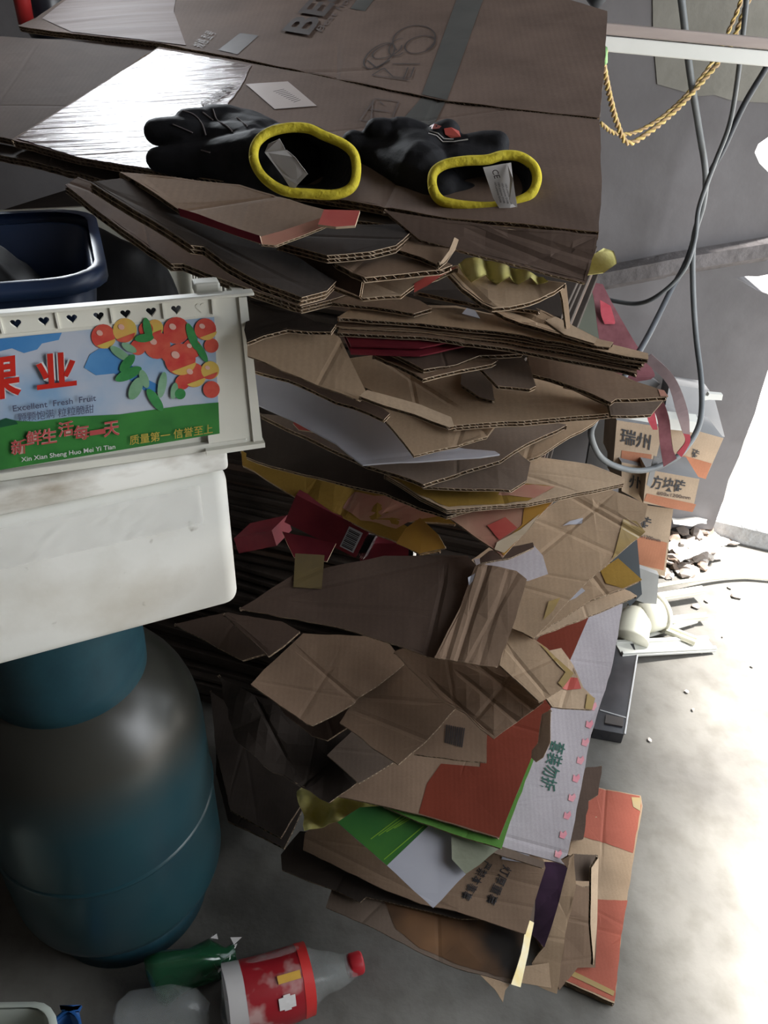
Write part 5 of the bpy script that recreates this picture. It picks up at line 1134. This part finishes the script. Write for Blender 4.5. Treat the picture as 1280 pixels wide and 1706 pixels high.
tilebox([(1072, 838), (1154, 853), (1166, 798), (1078, 782)], TB, None, 'middle tile carton with the clearly readable bold lettering', 1.40, .10, [('方块砖', (1084, 813), (1139, 823), (1088, 790), IK), ('600x1200mm', (1095, 824), (1150, 832), (1096, 818), K['ink2'])], [(1073, 834), (1078, 822), (1160, 840), (1154, 853), (1110, 845)])
tilebox([(1036, 818), (1072, 838), (1084, 780), (1036, 770)], TB, None, 'narrow tile carton end showing one big character, left of the middle carton', 1.43, .10, [('州', (1047, 812), (1070, 817), (1049, 790), IK)], None)
tilebox([(1022, 775), (1088, 786), (1106, 712), (1028, 700)], TB, None, 'upper left tile carton with two bold characters behind the red straps', 1.46, .10, [('瑞州', (1033, 738), (1082, 750), (1036, 712), IK)], [(1034, 772), (1036, 750), (1086, 757), (1084, 778)])
tilebox([(1126, 780), (1176, 798), (1206, 730), (1116, 705)], TB, None, 'upper right tile carton with a worn pale face at the door side', 1.50, .10, [('砖', (1152, 762), (1164, 766), (1154, 746), IK)], [(1124, 782), (1130, 756), (1186, 772), (1176, 798)])
sheetm = lambda *a, **k: sheet(*a, **k)
f = MB(); pl_ = P(1205, 728, 1.60, 60, 10); q = [pl_.hit(*p) for p in ((1100, 720), (1116, 640), (1182, 650), (1192, 668), (1198, 690), (1208, 728), (1150, 716))]
n = len(q); bk = V((0, .05, 0)); f.add(q+[p+bk for p in q], [list(range(n)), [i+n for i in range(n)][::-1]]+[[i, (i+1) % n, (i+1) % n+n, i+n] for i in range(n)]); o = f.build('dusty_board', TG); tag(o, 'dusty dark grey board leaning over the upper tile cartons', 'board')
f = MB(); pl_ = P(1164, 722, 1.48, 75, 0); q = [pl_.hit(*p) for p in ((1040, 694), (1060, 692), (1166, 704), (1162, 722), (1140, 718), (1040, 708))]; n = len(q); bk = V((0, .03, .004)); f.add(q+[p+bk for p in q], [list(range(n)), [i+n for i in range(n)][::-1]]+[[i, (i+1) % n, (i+1) % n+n, i+n] for i in range(n)]); o = f.build('foam_strip', FOAM); tag(o, 'white foam strip lying over the upper tile cartons behind the straps', 'foam strip')
f = MB(); pl_ = P(1185, 670, 1.50, 75, 0); q = [pl_.hit(*p) for p in ((1168, 668), (1168, 660), (1180, 660), (1182, 656), (1205, 658), (1203, 667), (1182, 666))]; n = len(q); bk = V((0, .012, .0)); f.add(q+[p+bk for p in q], [list(range(n)), [i+n for i in range(n)][::-1]]+[[i, (i+1) % n, (i+1) % n+n, i+n] for i in range(n)]); o = f.build('plastic_clip', FOAM); tag(o, 'little white plastic clip on the dusty grey board edge', 'clip')
# dark boards and green sheet behind the pile
for px, Y, m_, lb in ((((975, 790), (1000, 640), (1050, 600), (1100, 640), (1040, 700), (1020, 770), (1000, 800)), 1.64, TG, 'dark grey panel standing behind the cable loop'),
                      (((1020, 965), (1015, 850), (1045, 860), (1062, 900), (1070, 990), (1050, 1010)), 1.36, plain('blue_black_panel', (.04, .048, .055), .5, (.06, .07, .08), 6), 'blue-black panel standing behind the yellow printed sheet corner'),
                      (((965, 560), (958, 478), (985, 470), (1010, 560), (1015, 640), (980, 640)), 1.66, plain('grey_green_panel', (.10, .11, .085), .5, (.13, .14, .11), 6), 'grey-green plank standing behind the bent strip and red fabric'),
                      (((1060, 1000), (1062, 945), (1098, 958), (1094, 1012)), 1.36, plain('grey_sacking', (.25, .25, .24), .6, (.34, .34, .33), 9), 'grey sheet end on the floor below the lowest tile carton')):
    f = MB(); pl_ = P(px[0][0], px[0][1], Y, 80, 0); q = [pl_.hit(*p) for p in px]; n = len(q); bk = V((0, .015, 0)); f.add(q+[p+bk for p in q], [list(tt) for tt in tessellate_polygon([[V((a_.dot(pl_.u), a_.dot(pl_.v), 0)) for a_ in q]])]+[[i, (i+1) % n, (i+1) % n+n, i+n] for i in range(n)]); o = f.build('leaning_panel', m_); tag(o, lb, 'panel')
# red straps and fabric
REDF = plain('red_webbing', (.13, .040, .048), .8, (.19, .07, .08), 40); REDB = plain('red_webbing_bright', (.36, .04, .06), .7, (.42, .07, .09), 40); DUST = plain('dusty_webbing', (.22, .16, .165), .8, (.28, .21, .21), 30)
def ribbon(pts, mat_, name, parent=None, th=.002):
    """pts: (x0,y0,x1,y1,Y) cross lines in pixels"""
    L0 = spline([atY(a_, b_, Y) for a_, b_, c_, d_, Y in pts], 5); L1 = spline([atY(c_, d_, Y) for a_, b_, c_, d_, Y in pts], 5); n = len(L0)
    vs = L0+L1+[p+V((0, th, 0)) for p in L0+L1]; fs = []
    for i in range(n-1): fs += [[i, i+1, n+i+1, n+i], [2*n+i, 3*n+i, 3*n+i+1, 2*n+i+1], [i, 2*n+i, 2*n+i+1, i+1], [n+i, n+i+1, 3*n+i+1, 3*n+i]]
    return fromw(name, vs, fs, mat_, parent)
o = ribbon([(983, 470, 1005, 474, 1.55), (990, 500, 1022, 508, 1.52), (998, 560, 1058, 570, 1.48), (1010, 620, 1090, 620, 1.44), (1040, 640, 1085, 632, 1.42)], REDF, 'red_fabric'); tag(o, 'dusty dark red fabric hanging behind the right end of the sheets', 'fabric')
q = ribbon([(1000, 500, 1018, 510, 1.50), (1002, 525, 1025, 535, 1.495), (1008, 540, 1024, 540, 1.49)], REDB, 'fold', None); q.parent = None; tag(q, 'bright red fold of cloth at the top of the dusty red fabric', 'fabric')
root = empty('red_strap', atY(1110, 770, 1.36), 'dusty red webbing strap hanging as a twisted loop inside the cable loop', 'strap')
ribbon([(1072, 600, 1086, 590, 1.40), (1112, 640, 1124, 628, 1.37), (1128, 690, 1146, 682, 1.35), (1138, 722, 1150, 724, 1.35)], DUST, 'strap_run', root)
ribbon([(1138, 720, 1150, 722, 1.35), (1142, 736, 1150, 738, 1.355), (1128, 755, 1136, 762, 1.36)], REDB, 'bright_end', root)
ribbon([(1086, 678, 1106, 668, 1.38), (1096, 700, 1116, 700, 1.37), (1100, 740, 1120, 742, 1.36), (1106, 778, 1128, 764, 1.355)], REDF, 'strap_run', root)
ribbon([(1078, 680, 1090, 682, 1.37), (1080, 700, 1094, 702, 1.365), (1088, 716, 1096, 716, 1.365)], REDB, 'bright_fold', root)
ribbon([(1090, 760, 1098, 762, 1.38), (1082, 790, 1090, 794, 1.38), (1078, 808, 1084, 812, 1.38)], plain('grey_tape_strap', (.3, .3, .3), .5), 'grey_tail', root)
# ================================================================== white fittings on the floor
PVC = plain('cream_plastic', (.62, .60, .48), .4, (.70, .68, .57), 9, spec=.5); TRIM = plain('white_trim_plastic', (.48, .48, .44), .45, (.56, .56, .52), 9)
root = empty('pipe_elbow', atZ(1070, 1060, .0), 'cream plastic pipe fitting on the floor touching the right side of the pile', 'pipe fitting')
a, b_ = atZ(1098, 1020, .05), atZ(1062, 1030, .05); c_ = atZ(1048, 1068, .035)
mb = MB(); mb.tube(spline([b_, (b_+c_)/2+V((-.004, 0, .004)), c_], 5), [.038+.0006*i_ for i_ in range(11)], 24); mb.build('bend', PVC, root, True)
mb = MB(); mb.tube([b_+(a-b_)*.0, a], .042, 24); mb.build('socket', PVC, root, True)
mb = MB(); mb.tube([a+(b_-a)*.12, a+(a-b_)*.04], .046, 24); mb.build('socket_lip', PVC, root, True)
mb = MB(); mb.tube([a+(a-b_)*.03, a+(a-b_)*.06], .038, 24); mb.build('bore', plain('shadow_plastic', (.2, .2, .17), .6), root, True)
def strip(p, q_, w_, h_, label, mat_=TRIM, groove=True, z=.012, z2=None):
    a, b_ = atZ(*p, z), atZ(*q_, z2 if z2 is not None else z); x = (b_-a); M = frame_from(a, x, V((0, 0, 1))); Lx = x.length
    root = empty('trim_strip', a, label, 'plastic strip', None)
    mb = MB(); mb.box((Lx/2, 0, 0), (Lx, w_, h_), M, bev=.001); mb.build('base_strip', mat_, root)
    if groove:
        for s_ in (-1, 1): mb = MB(); mb.box((Lx/2, s_*w_*.38, h_*.5+.003), (Lx, w_*.2, .007), M, bev=.001); mb.build('side_lip', mat_, root)
strip((1030, 1082), (1185, 1074), .045, .006, 'widest white channel strip, nearest on the floor beside the pile foot', z=.03, z2=.01)
strip((1060, 1040), (1178, 1028), .016, .006, 'white double-ribbed strip pointing right from the mouth of the pipe fitting', PVC, z=.02)
strip((1110, 1050), (1160, 1070), .022, .006, 'short cream strip lying askew between two white strips', PVC, z=.025)
strip((1075, 1000), (1172, 984), .020, .006, 'white flat strip just above the pipe fitting', PVC, z=.03)
strip((1065, 1062), (1160, 1034), .014, .005, 'thin grey-white strip under the pipe fitting', TRIM, False, z=.015)
o = None
q = spline([atZ(*p) for p in ((1050, 985, .05), (1120, 972, .035), (1185, 963, .02), (1240, 961, .012), (1290, 964, .012))], 8); mb = MB(); mb.tube(q, .0055, 8); o = mb.build('white_hose', PVC, None, True); tag(o, 'long thin white tube curving across the bright floor to the right', 'tube')
# rubble and papers
STN = [plain('rubble_grey', (.20, .17, .15), .9, (.30, .26, .23), 30, bs=.5), plain('rubble_pale', (.42, .38, .34), .9, (.52, .48, .44), 30, bs=.5), plain('rubble_brown', (.16, .115, .09), .9, (.24, .18, .14), 30, bs=.5)]
rr = random.Random(21)
def chunk(seed, s_):
    r_ = random.Random(seed); bm = bmesh.new(); bmesh.ops.create_icosphere(bm, subdivisions=1, radius=1)
    for v in bm.verts: v.co = V((v.co.x*r_.uniform(.6, 1.2)*1.3, v.co.y*r_.uniform(.6, 1.2), v.co.z*r_.uniform(.5, 1.)*.55))*s_
    bm.verts.index_update(); r = ([v.co.copy() for v in bm.verts], [[v.index for v in f.verts] for f in bm.faces]); bm.free(); return r
root = empty('rubble_heap', atZ(1140, 920, 0), 'heap of broken plaster and flakes on the floor by the doorway', 'rubble')
protos = [(lambda c: [mesh_of('chunk', c[0], c[1], [m_]) for m_ in STN])(chunk(k, .017)) for k in range(6)]
k = 0
while k < 150:
    x, y = rr.uniform(1100, 1235), rr.uniform(858, 960)
    if (x-1100)*.6+(y-858) < 20 or (x-1150)*.75 > 960-y: continue
    z = .006+.05*max(0, 1-abs(x-1140)/70)*max(0, 1-abs(y-900)/60)*rr.uniform(.3, 1); p = atZ(x, y, z)
    o = bpy.data.objects.new('chunk', rr.choice(rr.choice(protos))); COL.objects.link(o); o.parent = root; s_ = rr.uniform(.5, 1.35)
    o.matrix_basis = Matrix.Translation(p-root.location) @ Matrix.Rotation(rr.uniform(0, 6.28), 4, 'Z') @ Matrix.Rotation(rr.uniform(-.7, .7), 4, 'X') @ Matrix.Scale(s_, 4); WM[o.name] = Matrix.Translation(p); k += 1
for poly, z, lb in (([(1126, 930), (1160, 905), (1185, 895), (1212, 905), (1208, 914), (1170, 922), (1132, 940)], .045, 'crumpled white paper on top of the rubble heap'),
                    ([(1118, 862), (1150, 850), (1182, 856), (1176, 876), (1150, 884), (1120, 878)], .07, 'crumpled cream plastic bag at the wall foot above the rubble')):
    p0 = atZ(poly[0][0], poly[0][1], z); Board('crumpled_paper', poly, Plane(p0, (0, -.25, 1)), plain('sunlit_paper', (.6, .58, .54), .6), None, th=.001, amp=.02, step=.012, rag=.002, sheet=True, label=lb, cat='paper')
CR = ['largest loose plaster crumb, on the bright floor below the thin white tube', 'small crumb just above the largest loose one near the thin white tube', 'grey crumb at the right end of the widest channel strip', 'small crumb on the grey floor below the short cream strip', 'tiny crumb on the grey floor, next down from the one below the strips', 'crumb on the grey floor right of the black slab', 'crumb under the thin white tube at the rubble edge', 'crumb at the tip of the flat strip above the pipe fitting', 'crumb between the ribbed strip and the short cream strip', 'lonely tiny crumb far right on the bright floor', 'crumb on the bright floor right of the ribbed strip tip']
for i_, (x, y, s_) in enumerate(((1228, 992, 1.4), (1216, 978, .7), (1166, 1084, .9), (1145, 1152, .5), (1155, 1182, .4), (1083, 1232, .5), (1160, 1010, 1.0), (1178, 1000, .8), (1150, 1040, .6), (1254, 1110, .4), (1205, 1060, .3))):
    p = atZ(x, y, .004); o = bpy.data.objects.new('plaster_crumb', protos[i_ % 6][i_ % 2]); COL.objects.link(o); o.matrix_basis = Matrix.Translation(p) @ Matrix.Rotation(i_, 4, 'Z') @ Matrix.Scale(s_*.6, 4); WM[o.name] = o.matrix_basis.copy()
    tag(o, CR[i_], 'rubble', 'loose crumbs on the floor')
# small pipe end above the top carton's right corner, dark things at the upper left
mb = MB(); a, b_ = atY(985, 8, 1.36), atY(1014, -2, 1.36); mb.tube([a, b_+V((0, 0, .02))], .012, 12); o = mb.build('dark_pipe', CAB2, None, True); tag(o, 'short dark pipe end just above the right rear corner of the top carton', 'pipe')
pl_ = None
DKB = plain('dark_bottle', (.012, .014, .02), .3, (.02, .02, .03), 12, spec=.5)
M = Matrix.Translation(atY(78, 26, 1.46)-V((0, 0, .03)))
root = empty('dark_container', M.translation, 'dark rounded container standing behind the top left of the pile', 'container')
mb = MB(); mb.lathe([(0, 0), (.03, 0), (.034, .01), (.034, .10), (.02, .13), (.02, .16), (0, .16)], 28, M); mb.build('container_body', DKB, root, True)
mb = MB(); mb.lathe([(0, .15), (.024, .15), (.024, .18), (0, .18)], 20, M); mb.build('container_cap', DKB, root, True)
M = Matrix.Translation(atY(44, 38, 1.40)-V((0, 0, .002)))
root = empty('red_canister', M.translation, 'red plastic canister neck at the top left behind the pile', 'container')
mb = MB(); mb.lathe([(0, 0), (.012, 0), (.013, .05), (.011, .12), (0, .12)], 24, M); mb.build('canister_body', plain('red_plastic', (.32, .02, .02), .4), root, True)
mb = MB(); mb.lathe([(.0, .118), (.015, .118), (.015, .14), (0, .14)], 20, M); mb.build('canister_cap', DKB, root, True)
# shelf plank they stand on, and a dark tarpaulin along the wall behind the pile
mb = MB(); p = atY(60, 40, 1.46); mb.box((p.x-.25, 1.46, p.z-.045), (1.15, .26, .022), bev=.002); o = mb.build('shelf_plank', DARKW); tag(o, 'dark shelf plank behind the upper left of the pile', 'shelf')
mb = MB()
for sx in (p.x-.7, p.x+.22): mb.box((sx, 1.50, (p.z-.056)/2), (.03, .03, p.z-.056), bev=.002)
